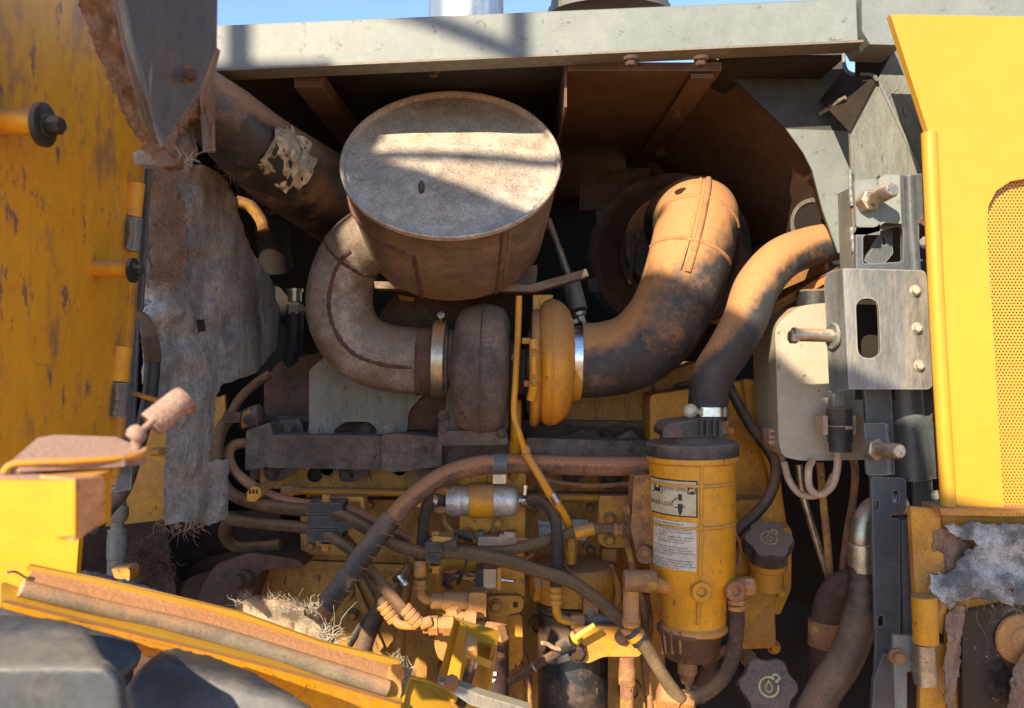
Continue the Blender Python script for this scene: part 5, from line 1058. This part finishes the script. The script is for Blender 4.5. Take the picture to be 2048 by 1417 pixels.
tube('elbow', [(1800, 1010, 1.26), (1760, 1012, 1.245), (1735, 1030, 1.235), (1724, 1070, 1.23), (1723, 1100, 1.23)], 23, m_zinc, bh, n=28)
lathe('ferrule', [(0, 24), (2, 27), (56, 28), (58, 25)], (1724, 1086, 1.23), (.02, 0, -1), m_zinc, bh, n=32)
tube('hose_body', [(1724, 1130, 1.23, 27), (1726, 1180, 1.23, 31), (1716, 1250, 1.225, 33), (1690, 1320, 1.22, 34), (1650, 1380, 1.215, 34), (1610, 1450, 1.21, 34)], 33, m_rub, bh, n=32)
# ---- oil caps -----------------------------------------------------------
def star_cap(u, v, d, r, ax, lab, mark, neck):
    t = T('filler_cap', lab, 'cap', (u, v, d))
    if neck: lathe('filler_neck', [(0, 34), (40, 32), (44, 38), (56, 38)], neck, (0, -.25, 1), m_yfilt, t, n=32)
    lathe('knob', [(-28, r*.82), (-26, r*.98), (2, r), (8, r*.93), (9, r*.6), (7, 0)], (u, v, d), ax, m_blkd, t, n=96, wob=lambda th: 1+.085*math.cos(th*6)+.012*math.cos(th*48))
    a, x, y = axes(ax); k = S(1, d); o = P(u, v, d)+a*k*9.3
    bm = bmesh.new()
    def ring(r0, r1, t0=0, t1=2*math.pi, cx=0, cy=0, n=28):
        A = [bm.verts.new(o+(x*(cx+math.cos(t0+(t1-t0)*i/n)*r0)+y*(cy+math.sin(t0+(t1-t0)*i/n)*r0))*k) for i in range(n+1)]
        B = [bm.verts.new(o+(x*(cx+math.cos(t0+(t1-t0)*i/n)*r1)+y*(cy+math.sin(t0+(t1-t0)*i/n)*r1))*k) for i in range(n+1)]
        for i in range(n): bm.faces.new((A[i], A[i+1], B[i+1], B[i]))
    ring(r*.30, r*.37, .9, 2*math.pi+.2)
    for q in ([(.30, .12), (.44, .30), (.38, .34), (.22, .2)], [(.10, .34), (.18, .46), (.32, .46), (.46, .32), (.40, .28), (.30, .39), (.20, .39), (.15, .31)]):
        bm.faces.new([bm.verts.new(o+(x*a_*r+y*b_*r)*k) for a_, b_ in q])
    ring(r*.10, r*.15, -math.pi-.5, .5, 0, -.04*r)
    for s in (-1, 1): bm.faces.new([bm.verts.new(o+(x*a_*r*s+y*b_*r)*k) for a_, b_ in ((.10, -.02), (.15, .0), (.0, .25), (.0, .17))])
    mk('oil_can_symbol', bm, m_inky, t)
    return t
star_cap(1537, 1082, 1.32, 47, (-.05, -.62, .75), 'black star shaped oil cap on a yellow neck beside the fuel filter', 1, (1532, 1172, 1.37))
star_cap(1536, 1374, 1.22, 55, (-.1, -1, .35), 'black star shaped cap with pale oil symbol at the bottom edge', 2, None)
bolt(T('case_bolt', 'lone dusty bolt above the lower star cap', 'bolt', (1497, 1318, 1.3)), (1497, 1318, 1.3), 17, m_rfit, (-.2, -1, .2))
lathe('fan_pulley', [(0, 130), (20, 130), (24, 120), (24, 60), (10, 50)], (1560, 1330, 1.50), (.75, -1, 0), m_dark, None, n=48, label='dark pulley disc behind the lower star cap', cat='pulley')
# ---- right lower corner -------------------------------------------------
lc = T('lower_channel', 'yellow folded steel channel under the grille door at the right edge', 'channel', (1900, 1080, 1.1))
plate('side_web', [(1820, 1014), (1880, 1018), (1895, 1210), (1884, 1270), (1832, 1215)], 1.10, .01, m_ydust, lc, bev=.002)
plate('top_flange', [(1880, 1017), (2250, 1024), (2250, 1036), (1884, 1032)], 1.08, .05, m_ydust, lc, bev=.002)
plate('front_web', [(1882, 1032), (2250, 1040), (2250, 1480), (1900, 1480), (1894, 1200)], 1.115, .01, m_ydust, lc)
tube('hinge_barrel', [(1848, 1192, 1.085), (1850, 1240, 1.085), (1852, 1286, 1.085)], 24, m_yfilt, lc, n=28)
plate('lower_web', [(1850, 1284), (1892, 1290), (1892, 1440), (1838, 1440), (1840, 1370)], 1.105, .008, m_ydust, lc)
lf = T('hinge_bracket', 'grey steel hinge leaf with a dusty bolt low on the right post', 'hinge', (1820, 1320, 1.1))
plate('leaf', [(1786, 1270), (1826, 1272), (1830, 1340), (1814, 1346), (1814, 1440), (1790, 1440)], 1.10, .006, m_greyrust, lf, bev=.0015)
tube('knuckle', [(1848, 1288, 1.088), (1850, 1330, 1.088), (1852, 1368, 1.088)], 22, m_zinc, lf, n=28)
tube('leaf_bend', [(1828, 1274, 1.098), (1830, 1320, 1.098), (1834, 1360, 1.098)], 8, m_plate, lf, n=12)
bolt(lf, (1795, 1314, 1.097), 17, m_rfit, (-.1, -1, 0))
ts_ = T('torn_seal', 'torn grey fabric seal with frayed white edges at the lower right', 'seal', (1960, 1130, 1.09))
o_, pt = ragged('fabric', [(1890, 1050), (1960, 1046), (2080, 1052), (2250, 1060), (2250, 1240), (2080, 1216), (2040, 1214), (1990, 1204), (1930, 1196), (1900, 1218), (1880, 1200), (1862, 1180), (1860, 1150), (1880, 1152), (1908, 1140), (1930, 1104), (1958, 1092), (1940, 1080), (1912, 1074)], 1.082, m_cloth, ts_, amp=.003, jag=4, fold=.006, holes=[[(2014, 1178), (2030, 1176), (2026, 1186)]])
o2, _ = ragged('lining', [(1868, 1060), (1896, 1058), (1940, 1090), (1930, 1110), (1910, 1140), (1880, 1148), (1862, 1120)], 1.10, m_felt, ts_, amp=.003)
edge = [(p[0], p[1], 1.08) for p in pt if p[1] > 1185 or p[0] < 1885]
fibres('frayed_threads', edge, 70, 16, .6, m_hairw, ts_, spread=.5, down=.5, base=(-.3, -.3, -.2))
lbx = T('lower_seal_box', 'dark scuffed rubber box with rusty boss under the torn seal', 'box', (1980, 1320, 1.1))
plate('box_face', [(1924, 1226), (2030, 1208), (2250, 1220), (2250, 1480), (1926, 1480)], 1.10, .012, m_blkcan, lbx, r=8, bev=.004)
ragged('torn_edge', [(1892, 1230), (1916, 1210), (1936, 1212), (1924, 1260), (1920, 1330), (1908, 1400), (1900, 1440), (1890, 1400), (1888, 1330), (1894, 1290)], 1.09, m_felt, lbx, amp=.006)
lathe('boss', [(0, 52), (6, 50), (10, 30), (16, 26), (18, 12)], (2042, 1278, 1.098), (0, -1, 0), m_ofit, lbx, n=36)
ragged('dust_flap', [(2016, 1430), (2028, 1340), (2060, 1290), (2250, 1290), (2250, 1430)], 1.075, m_felt, lbx, amp=.004)
fibres('cobweb_strands', [(1930+i*8, 1226-abs(i-6)*1.5, 1.094) for i in range(16)], 12, 50, .4, m_hair, lbx, spread=.6, down=.5)
# ---- fibre blanket on the left -----------------------------------------
def bl_d(u, v): return 1.22+max(0, (u-330))*.0011
fbk = T('fibre_blanket', 'torn grey fibrous insulation blanket hanging beside the open door', 'insulation', (400, 600, 1.3))
def bl_d(u, v): return 1.23+max(0, (u-330))*.0009+max(0, u-470)**2*.00003+.00008*max(0, v-800)
o_, pt = ragged('blanket', [(290, 300), (345, 322), (410, 330), (446, 356), (470, 395), (474, 430), (500, 500), (540, 560), (560, 640), (548, 700), (510, 745), (440, 770), (428, 790), (420, 880), (414, 925), (455, 918), (450, 1040), (418, 1052), (385, 1042), (330, 1050), (326, 980), (334, 868), (300, 855), (284, 760), (286, 640), (284, 560), (284, 420)],
    bl_d, m_ins, fbk, amp=.010, t=.012, fold=.020, jag=2.5, holes=[[(292, 470), (312, 440), (330, 450), (344, 500), (352, 540), (340, 566), (300, 560)]])
ragged('hole_lining', [(280, 430), (330, 420), (380, 500), (372, 580), (284, 580)], 1.31, m_felt, fbk, amp=.006)
ragged('matted_tuft', [(296, 322), (340, 340), (366, 420), (372, 500), (356, 562), (338, 540), (334, 490), (316, 448), (294, 420)], lambda u, v: 1.215+(u-330)*.0003, m_felt, fbk, amp=.010, t=.012, fold=.02, jag=5)
ragged('burn_hole', [(392, 640), (408, 638), (410, 664), (394, 668)], bl_d(400, 650)-.025, m_dark, fbk, amp=.001, t=.001)
fibres('loose_fibres', [(300+rnd.random()*56, 340+rnd.random()*210, 1.20) for i in range(60)], 480, 56, .6, m_hair, fbk, spread=.7, down=.7)
fibres('loose_fibres', [(300+i*6, 560-abs(i-4)*3, 1.19) for i in range(12)], 90, 38, .7, m_hair, fbk, spread=.8, down=.3)
fibres('loose_fibres', [(330+i*10, 1046, 1.32) for i in range(9)], 70, 26, .8, m_hair, fbk, spread=.7, down=.7)
# ---- foil torn pipe -----------------------------------------------------
ip = T('wrapped_pipe', 'black sleeved pipe with torn foil patch under the top beam at left', 'pipe', (520, 290, 1.35))
tube('sleeve', [(392, 190, 1.17, 62), (450, 240, 1.205, 72), (530, 310, 1.28, 80), (620, 370, 1.40, 84), (700, 420, 1.58, 86)], 75, m_sleeve, ip, n=48, sub=10, wob=.012)
from mathutils import noise as nz
bm = bmesh.new(); A = []
for i in range(15):
    row = []
    for j in range(13):
        s = i/14; th = -1.0+1.5*j/12
        c = P(474+86*s, 262+66*s, 1.226+.085*s); t_ = (P(620, 370, 1.40)-P(450, 240, 1.205)).normalized()
        x_ = (Vector((0, -1, 0))-t_*t_.dot(Vector((0, -1, 0)))).normalized(); y_ = t_.cross(x_)
        rr = S(75+6*s, 1.25)*(1.10+.13*nz.noise(Vector((i*.55, j*.55, 0)))+.05*nz.noise(Vector((i*1.7, j*1.7, 4))))
        q = c+(x_*math.cos(th)+y_*math.sin(th))*rr
        row.append(bm.verts.new(q))
    A.append(row)
for i in range(14):
    for j in range(12):
        if (i-7)**2/49+(j-6)**2/36 < 1.0+.25*nz.noise(Vector((i*.7, j*.7, 5))): bm.faces.new((A[i][j], A[i][j+1], A[i+1][j+1], A[i+1][j]))
bmesh.ops.delete(bm, geom=[v for v in bm.verts if not v.link_faces], context='VERTS')
mk('torn_foil_patch', bm, m_foil, ip)
fibres('loose_fibres', [(440+i*9, 330+i*7, 1.30+i*.01) for i in range(14)], 60, 26, .7, m_hair, ip, spread=.7, down=.5)
tube('yellow_elbow', [(472, 402, 1.46), (500, 412, 1.47), (522, 440, 1.48), (528, 462, 1.48)], 12, m_yblock, label='small yellow elbow tube entering a dark cap behind the blanket', cat='pipe', n=16)
dc = T('dark_round_cap', 'dark brown round cap and cylinder under the yellow elbow tube', 'cylinder', (545, 470, 1.6))
lathe('cap', [(0, 34), (6, 36), (20, 36), (22, 0)], (545, 470, 1.6), (.2, -.5, .8), m_dark, dc, n=32)
lathe('cylinder', [(0, 32), (70, 34)], (545, 472, 1.6), (0, .5, -1), m_dark, dc, n=32)
hf = T('hydraulic_fitting', 'steel hex fitting on a dark hose left of the exhaust elbow', 'fitting', (590, 600, 1.5))
lathe('hex', [(0, 17), (18, 17)], (590, 610, 1.5), (0, 0, -1), m_plate, hf, n=6); lathe('thread', [(0, 14), (20, 14), (20, 17), (26, 17)], (590, 604, 1.5), (0, 0, 1), m_zinc, hf, n=24)
tube('dark_hose', [(590, 620, 1.5), (588, 680, 1.52), (580, 740, 1.55)], 17, m_blue, hf, n=20)
# ---- upper left insulated duct -----------------------------------------
du = T('insulated_duct', 'scuffed brown grey duct corner with frayed fibre lining at upper left', 'duct', (330, 120, .98))
plate('duct_face', [(235, -60, 0.735), (436, -60, 0.806), (434, 95, 0.822), (400, 182, 0.814), (326, 292, 0.774), (300, 238, 0.758), (262, 90, 0.743)], 0, .012, m_duct, du, normal=True, bev=.002)
plate('edge_strip', [(222, -60, 0.731), (236, -60, 0.731), (264, 90, 0.739), (302, 238, 0.754), (327, 292, 0.769), (320, 296, 0.770), (292, 240, 0.754), (252, 92, 0.739)], 0, .01, m_greyrust, du, bev=.001)
plate('right_return', [(434, 95, 0.822), (420, 150, 0.830), (424, 300, 0.869), (410, 302, 0.869), (398, 185, 0.814)], 0, .01, m_felt, du)
for i in range(3): plate('lining_strip', [(398+i*7, 175-i*14), (405+i*7, 165-i*14), (412+i*4, 296-i*3), (406+i*4, 304-i*3)], 0.837+i*.012, .004, m_duct, du)
ragged('side_lining', [(135, -60), (224, -60), (252, 92), (292, 240), (322, 300), (330, 330), (318, 334), (280, 282), (255, 245), (222, 170), (195, 110), (165, 30)], lambda u, v: .77+max(0, v)*.0003, m_felt, du, amp=.010, t=.02)
ragged('corner_lining', [(322, 290), (350, 255), (392, 190), (400, 200), (372, 250), (380, 300), (350, 330), (322, 334), (300, 300)], 0.837, m_felt, du, amp=.01, t=.02)
ragged('foil_scrap', [(266, 308), (284, 300), (330, 330), (300, 330), (270, 330)], 0.869, m_cloth, du, amp=.003)
fibres('frayed_strands', [(392-i*5, 190+i*9, 0.822) for i in range(14)], 190, 22, .7, m_hair, du, spread=.7, down=.5)
fibres('frayed_strands', [(376, 318, 0.837)], 22, 30, 1.0, m_hairw, du, spread=.9, down=-.1, base=(.5, -.3, .2))
fibres('frayed_strands', [(168+i*10, 40+i*20, 0.766) for i in range(14)], 130, 16, .6, m_hair, du, spread=.6, down=.6)
lathe('washer', [(0, 17), (4, 18), (6, 14)], (376, 150, 0.794), (.15, -1, -.1), m_rfit, du, n=28)
bolt(du, (381, 151, 0.788), 12, m_redbrown, (.5, -1, -.1), flange=False, h=1.6)
# ---- handle, tray and rail in the left foreground ----------------------
tr = T('yellow_tray_lip', 'yellow steel lip covered in pink dust beside the foam roller', 'bracket', (160, 905, 0.643))
plate('lip', [(20, 925, 0.582), (75, 876, 0.648), (110, 870, 0.670), (230, 874, 0.681), (290, 898, 0.648), (286, 905, 0.637), (250, 911, 0.610), (40, 921, 0.579)], 0, .008, m_pink, tr, normal=True)
tube('lip_edge', [(6, 946, 0.577), (22, 930, 0.578), (60, 925, 0.582), (150, 922, 0.593), (240, 916, 0.610), (284, 909, 0.626), (291, 901, 0.643)], 7, m_yfilt, tr, n=12)
lathe('lip_nut', [(0, 15), (18, 14)], (276, 912, 0.637), (0, 0, -1), m_pink, tr, n=6)
yb = T('yellow_block', 'thick yellow rail end with orange dust at the left edge', 'rail', (100, 1040, 0.571))
plate('rail_body', [(-40, 962), (150, 962), (150, 1072), (-40, 1092)], 0.560, .05, m_ydeep, yb, bev=.004)
plate('dusty_end', [(150, 958, 0.561), (205, 954, 0.582), (210, 966, 0.585), (208, 1040, 0.585), (160, 1078, 0.566), (148, 1082, 0.561)], 0, .03, m_odust, yb, normal=True, bev=.003)
plate('rail_top', [(-40, 946, 0.582), (204, 952, 0.588), (150, 966, 0.560), (-40, 966, 0.560)], 0, .006, m_pink, yb, normal=True)
plate('lower_panel', [(-100, 1085), (158, 1070), (152, 1150), (-100, 1260)], .90, .01, m_ydeep, yb)
fr = T('foam_roller', 'pink dusty foam gas strut end with a ball joint above the yellow lip', 'gas strut', (320, 840, 0.670))
lathe('roller', [(-42, 26), (-40, 28), (36, 27), (46, 23), (50, 9), (50, 0)], (336, 822, 0.681), (0.615, .45, .62), m_pink, fr, n=40)
lathe('dark_end', [(-43, 27), (-44, 15), (-40, 8), (-30, 8)], (336, 822, 0.681), (0.615, .45, .62), m_blk, fr, n=40)
tube('rod', [(306, 842, 0.659), (284, 862, 0.648)], 7, m_pink, fr, n=14)
lathe('ball_joint', [(-16, 8), (-14, 16), (-4, 20), (6, 19), (14, 12), (16, 0)], (274, 868, 0.645), (.4, .3, 0.643), m_pink, fr, n=28)
lathe('stud_neck', [(0, 10), (24, 9), (24, 15), (32, 15)], (272, 880, 0.645), (0, .05, -1), m_pink, fr, n=20)
ys = T('yellow_stay', 'thin yellow flat stay crossing behind the foam roller', 'stay', (320, 805, 1.15))
plate('stay', [(262, 783), (384, 818), (382, 826), (262, 791)], 1.15, .01, m_ydoor, ys)
plate('end_clip', [(358, 816), (384, 816), (384, 826), (362, 832)], 1.145, .012, m_yfilt, ys)
dh = T('dark_hose', 'dark hose with a brown tape band hanging behind the hinge strip', 'hose', (296, 700, 1.2))
tube('hose_body', [(262, 634, 1.20), (284, 640, 1.20), (298, 670, 1.20), (305, 720, 1.20), (302, 770, 1.20), (292, 830, 1.20), (270, 910, 1.20), (246, 980, 1.19), (214, 1020, 1.17), (180, 1070, 1.15)], 15, m_rub, dh, n=22)
tube('tape_band', [(298, 676, 1.199), (304, 700, 1.199), (306, 724, 1.199)], 16.5, m_redbrown, dh, n=22)
for i, (u, v) in enumerate(((256, 930), (250, 944), (236, 985))):
    plate('printed_mark', [(u-5, v-4), (u+4, v-9), (u+6, v-6), (u-3, v+1)], 1.174, .001, m_inkg if i < 2 else m_plate, dh)
hk = T('hose_eye', 'grey crimped hose end with a bent eye beside the dark hose', 'fitting', (296, 640, 1.24))
tube('eye', [(284, 612, 1.24), (294, 606, 1.24), (303, 612, 1.24), (304, 632, 1.24)], 7, m_plate, hk, n=14)
lathe('ferrule', [(0, 12), (4, 14), (36, 14), (40, 12)], (304, 632, 1.24), (.08, 0, -1), m_plate, hk, n=20)
hh = T('hydraulic_hose_end', 'steel hydraulic hose coupling standing below the hinge strip', 'fitting', (232, 1040, 1.3))
lathe('coupling', [(-40, 14), (0, 16), (2, 20), (18, 21), (30, 17), (32, 13), (46, 13), (48, 18), (60, 18), (62, 19), (104, 19), (106, 17), (200, 17)], (236, 1012, 1.28), (-.03, 0, -1), m_plate, hh, n=20)
sp = T('square_end_cap', 'dusty yellow square tube end under the coupling', 'bracket', (246, 1150, 1.25))
plate('plate', [(222, 1138), (256, 1136), (260, 1142), (259, 1162), (232, 1164)], 1.2, .03, m_ydust, sp, r=3, bev=.003)
tg = T('dirt_clump', 'clump of matted dirt and torn fibres in the dark lower left', 'debris', (290, 1130, 1.45))
ragged('clump', [(245, 1075), (290, 1080), (330, 1110), (344, 1150), (330, 1180), (280, 1180), (250, 1150)], 1.44, m_redbrown, tg, amp=.02)
fibres('torn_fibres', [(260+rnd.random()*80, 1080+rnd.random()*90, 1.42) for i in range(40)], 160, 26, 1.0, m_redbrown, tg, spread=.8, down=.4)
# ---- fender rail bottom left -------------------------------------------
fe = T('fender_rail', 'yellow fender rail with olive rubber bulb seal running along the bottom left', 'fender', (400, 1260, 1.0))
def D(u): return .80+.00028*u
def strip(top, bot, off0, off1): return [(u, v, D(u)+off0) for u, v in top]+[(u, v, D(u)+off1) for u, v in reversed(bot)]
plate('back_lip', strip([(56, 1131), (200, 1160), (480, 1226), (640, 1284), (800, 1322)], [(52, 1140), (200, 1172), (480, 1238), (640, 1292), (795, 1334)], .014, .014), 0, .006, m_yclean, fe, bev=.001)
plate('dusty_channel', strip([(64, 1142), (200, 1172), (480, 1238), (640, 1291), (792, 1334)], [(44, 1170), (200, 1205), (480, 1275), (640, 1325), (776, 1372)], .013, .0), 0, .004, m_odust, fe)
tube('bulb_seal', [(42, 1176, D(42)-.004), (200, 1216, D(200)-.004), (400, 1262, D(400)-.004), (580, 1316, D(580)-.004), (772, 1376, D(772)-.004)], 17, m_trim, fe, n=28, sub=10)
lathe('seal_bore', [(0, 13), (3, 13), (3, 9), (-20, 9)], (773, 1376, D(772)-.004), (.93, .1, -.28), m_blk, fe, n=24)
plate('front_lip', strip([(2, 1168), (40, 1182), (200, 1228), (480, 1300), (640, 1346), (806, 1392)], [(2, 1206), (40, 1216), (200, 1258), (480, 1324), (640, 1366), (800, 1412)], .0, -.012), 0, .006, m_yclean, fe, bev=.001)
plate('face', strip([(2, 1204), (200, 1252), (480, 1320), (640, 1362), (802, 1410)], [(2, 1216), (200, 1270), (480, 1400), (640, 1500), (800, 1520)], -.02, -.0), 0, .008, m_yfilt, fe)
ragged('end_gusset', [(776, 1336), (806, 1328), (808, 1346), (800, 1400), (778, 1390)], 1.02, m_ofit, fe, amp=.002)
wh = T('fibre_strand_curl', 'dry curled straw on the left end of the fender rail', 'straw', (40, 1150, .82))
tube('straw', [(12, 1146, .80), (30, 1144, .81), (52, 1156, .82)], 2.5, m_hair, wh, n=6)
rg = T('frayed_cloth', 'frayed pale cloth bunched behind the fender rail lit by the sun', 'cloth', (570, 1240, 1.12))
ragged('cloth', [(470, 1226), (476, 1206), (500, 1198), (560, 1204), (600, 1216), (616, 1236), (640, 1254), (660, 1280), (680, 1310), (520, 1262)], 1.10, m_clothw, rg, amp=.02, t=.008)
fibres('frayed_threads', [(478+i*9, 1202+abs(i-3)*1.2, 1.09) for i in range(18)], 260, 15, .5, m_hairw, rg, spread=.8, down=-.5, base=(0, -.3, .5))
fibres('frayed_threads', [(650, 1270, 1.09), (660, 1285, 1.09)], 46, 32, .9, m_hairw, rg, spread=.6, down=-.5, base=(.4, -.3, .4))
rg2 = T('frayed_fabric', 'grey frayed fabric edge at the right end of the fender rail', 'cloth', (800, 1330, 1.1))
ragged('fabric', [(786, 1330), (800, 1334), (822, 1350), (832, 1368), (815, 1400), (804, 1380)], 1.12, m_cloth, rg2, amp=.006)
fibres('frayed_threads', [(786+i*4, 1324+i*4, 1.11) for i in range(10)], 130, 24, .8, m_hairw, rg2, spread=.4, down=-.3, base=(-.3, -.3, .8))
ftr = T('fender_liner', 'scuffed dark rubber liner behind the left part of the fender rail', 'liner', (260, 1175, 1.0))
ragged('liner', [(150, 1142), (190, 1146), (250, 1164), (330, 1190), (360, 1210), (330, 1210), (240, 1180), (170, 1166)], .99, m_cloth, ftr, amp=.004, t=.006)
# ---- latch bracket with handle -----------------------------------------
lt = T('latch_bracket', 'bright yellow folded latch bracket with a T handle bolt at the bottom centre', 'latch', (935, 1320, 1.15))
plate('left_flange', [(908, 1240, 1.13), (920, 1244, 1.14), (888, 1380, 1.13), (872, 1374, 1.11)], 0, .01, m_yclean, lt)
plate('back_web', [(918, 1244), (932, 1250), (998, 1270), (976, 1420), (872, 1420), (880, 1370)], 1.17, .008, m_yclean, lt, bev=.002, holes=[[(940, 1316), (958, 1320), (952, 1344), (932, 1340)]], hr=6)
plate('top_flap', [(910, 1238, 1.13), (998, 1264, 1.15), (994, 1290, 1.12), (932, 1276, 1.10), (930, 1252, 1.12)], 0, .005, m_yclean, lt)
plate('cross_lip', [(946, 1308, 1.12), (986, 1324, 1.12), (980, 1338, 1.12), (944, 1322, 1.12)], 0, .05, m_yclean, lt, bev=.001)
plate('right_flange', [(986, 1282, 1.12), (998, 1268, 1.16), (972, 1400, 1.16), (962, 1396, 1.12)], 0, .004, m_yclean, lt)
lathe('handle_head', [(-26, 12), (-24, 13), (14, 14), (18, 12)], (942, 1296, 1.085), (.05, -.7, -.35), m_ofit, lt, n=24)
tube('handle_rod', [(944, 1312, 1.09), (938, 1350, 1.10), (928, 1390, 1.11)], 8, m_zinc, lt, n=14)
tube('rubber_grip', [(940, 1340, 1.098), (932, 1372, 1.105), (922, 1410, 1.11)], 10.5, m_rub, lt, n=16)
gb = T('corner_gusset_plate', 'yellow folded corner plate at the bottom edge beside the fender rail', 'plate', (850, 1400, 1.05))
plate('top_fold', [(800, 1430, 1.02), (818, 1362, 1.05), (830, 1358, 1.06), (880, 1376, 1.08), (905, 1400, 1.06), (930, 1440, 1.04)], 0, .005, m_yclean, gb, bev=.002)
tube('fold_edge', [(800, 1425, 1.01), (816, 1364, 1.045), (828, 1357, 1.055), (878, 1374, 1.075), (908, 1404, 1.05)], 4, m_yclean, gb, n=10)
gr2 = T('grey_rod', 'grey flat rod with a dusty nut crossing the bottom edge', 'rod', (960, 1395, 1.04))
plate('bar', [(876, 1366), (896, 1364), (960, 1390), (1060, 1420), (1040, 1440), (940, 1410)], 1.03, .02, m_plate, gr2, bev=.003)
bolt(gr2, (903, 1368, 1.03), 15, m_rfit, (.1, -.6, .8), flange=False)
# ---- tyre ---------------------------------------------------------------
ty = T('tyre', 'large worn grey tyre with chunky lugs at the bottom left corner', 'tyre', (200, 1700, .75))
c_ = P(330, 2350, .74); 
def lug(name, pts, d, t, bev): plate(name, pts, d, t, m_tyre, ty, bev=bev, r=26)
def tl(o, d, puff, pk): ragged('tread_lug', o, d, m_tyre, ty, amp=.0007, t=.004, puff=puff, pk=pk, jag=.2, step=8, fx=.008, fy=.008)
tl([(-200, 1202), (0, 1214), (120, 1240), (215, 1268), (266, 1282), (284, 1304), (280, 1332), (250, 1358), (100, 1380), (-200, 1380)], lambda u, v: .84-(v-1196)*.0003, .012, 9)
tl([(-200, 1230), (40, 1231), (110, 1240), (166, 1258), (190, 1284), (206, 1316), (236, 1340), (252, 1372), (256, 1480), (-200, 1480)], lambda u, v: .77-(v-1222)*.0009+max(0, v-1330)*.0009, .014, 9)
tl([(246, 1376), (283, 1330), (318, 1300), (350, 1296), (420, 1312), (500, 1342), (580, 1388), (650, 1434), (640, 1520), (250, 1520)], lambda u, v: .87-min(26, v-1292-.30*max(0, u-330))*.0020-(v-1290)*.0002, .014, 9)
lathe('carcass', [(-360, 500), (-300, 560), (300, 560), (360, 500)], (180, 1990, 1.0), (1, .35, .05), m_tyre, ty, n=64)
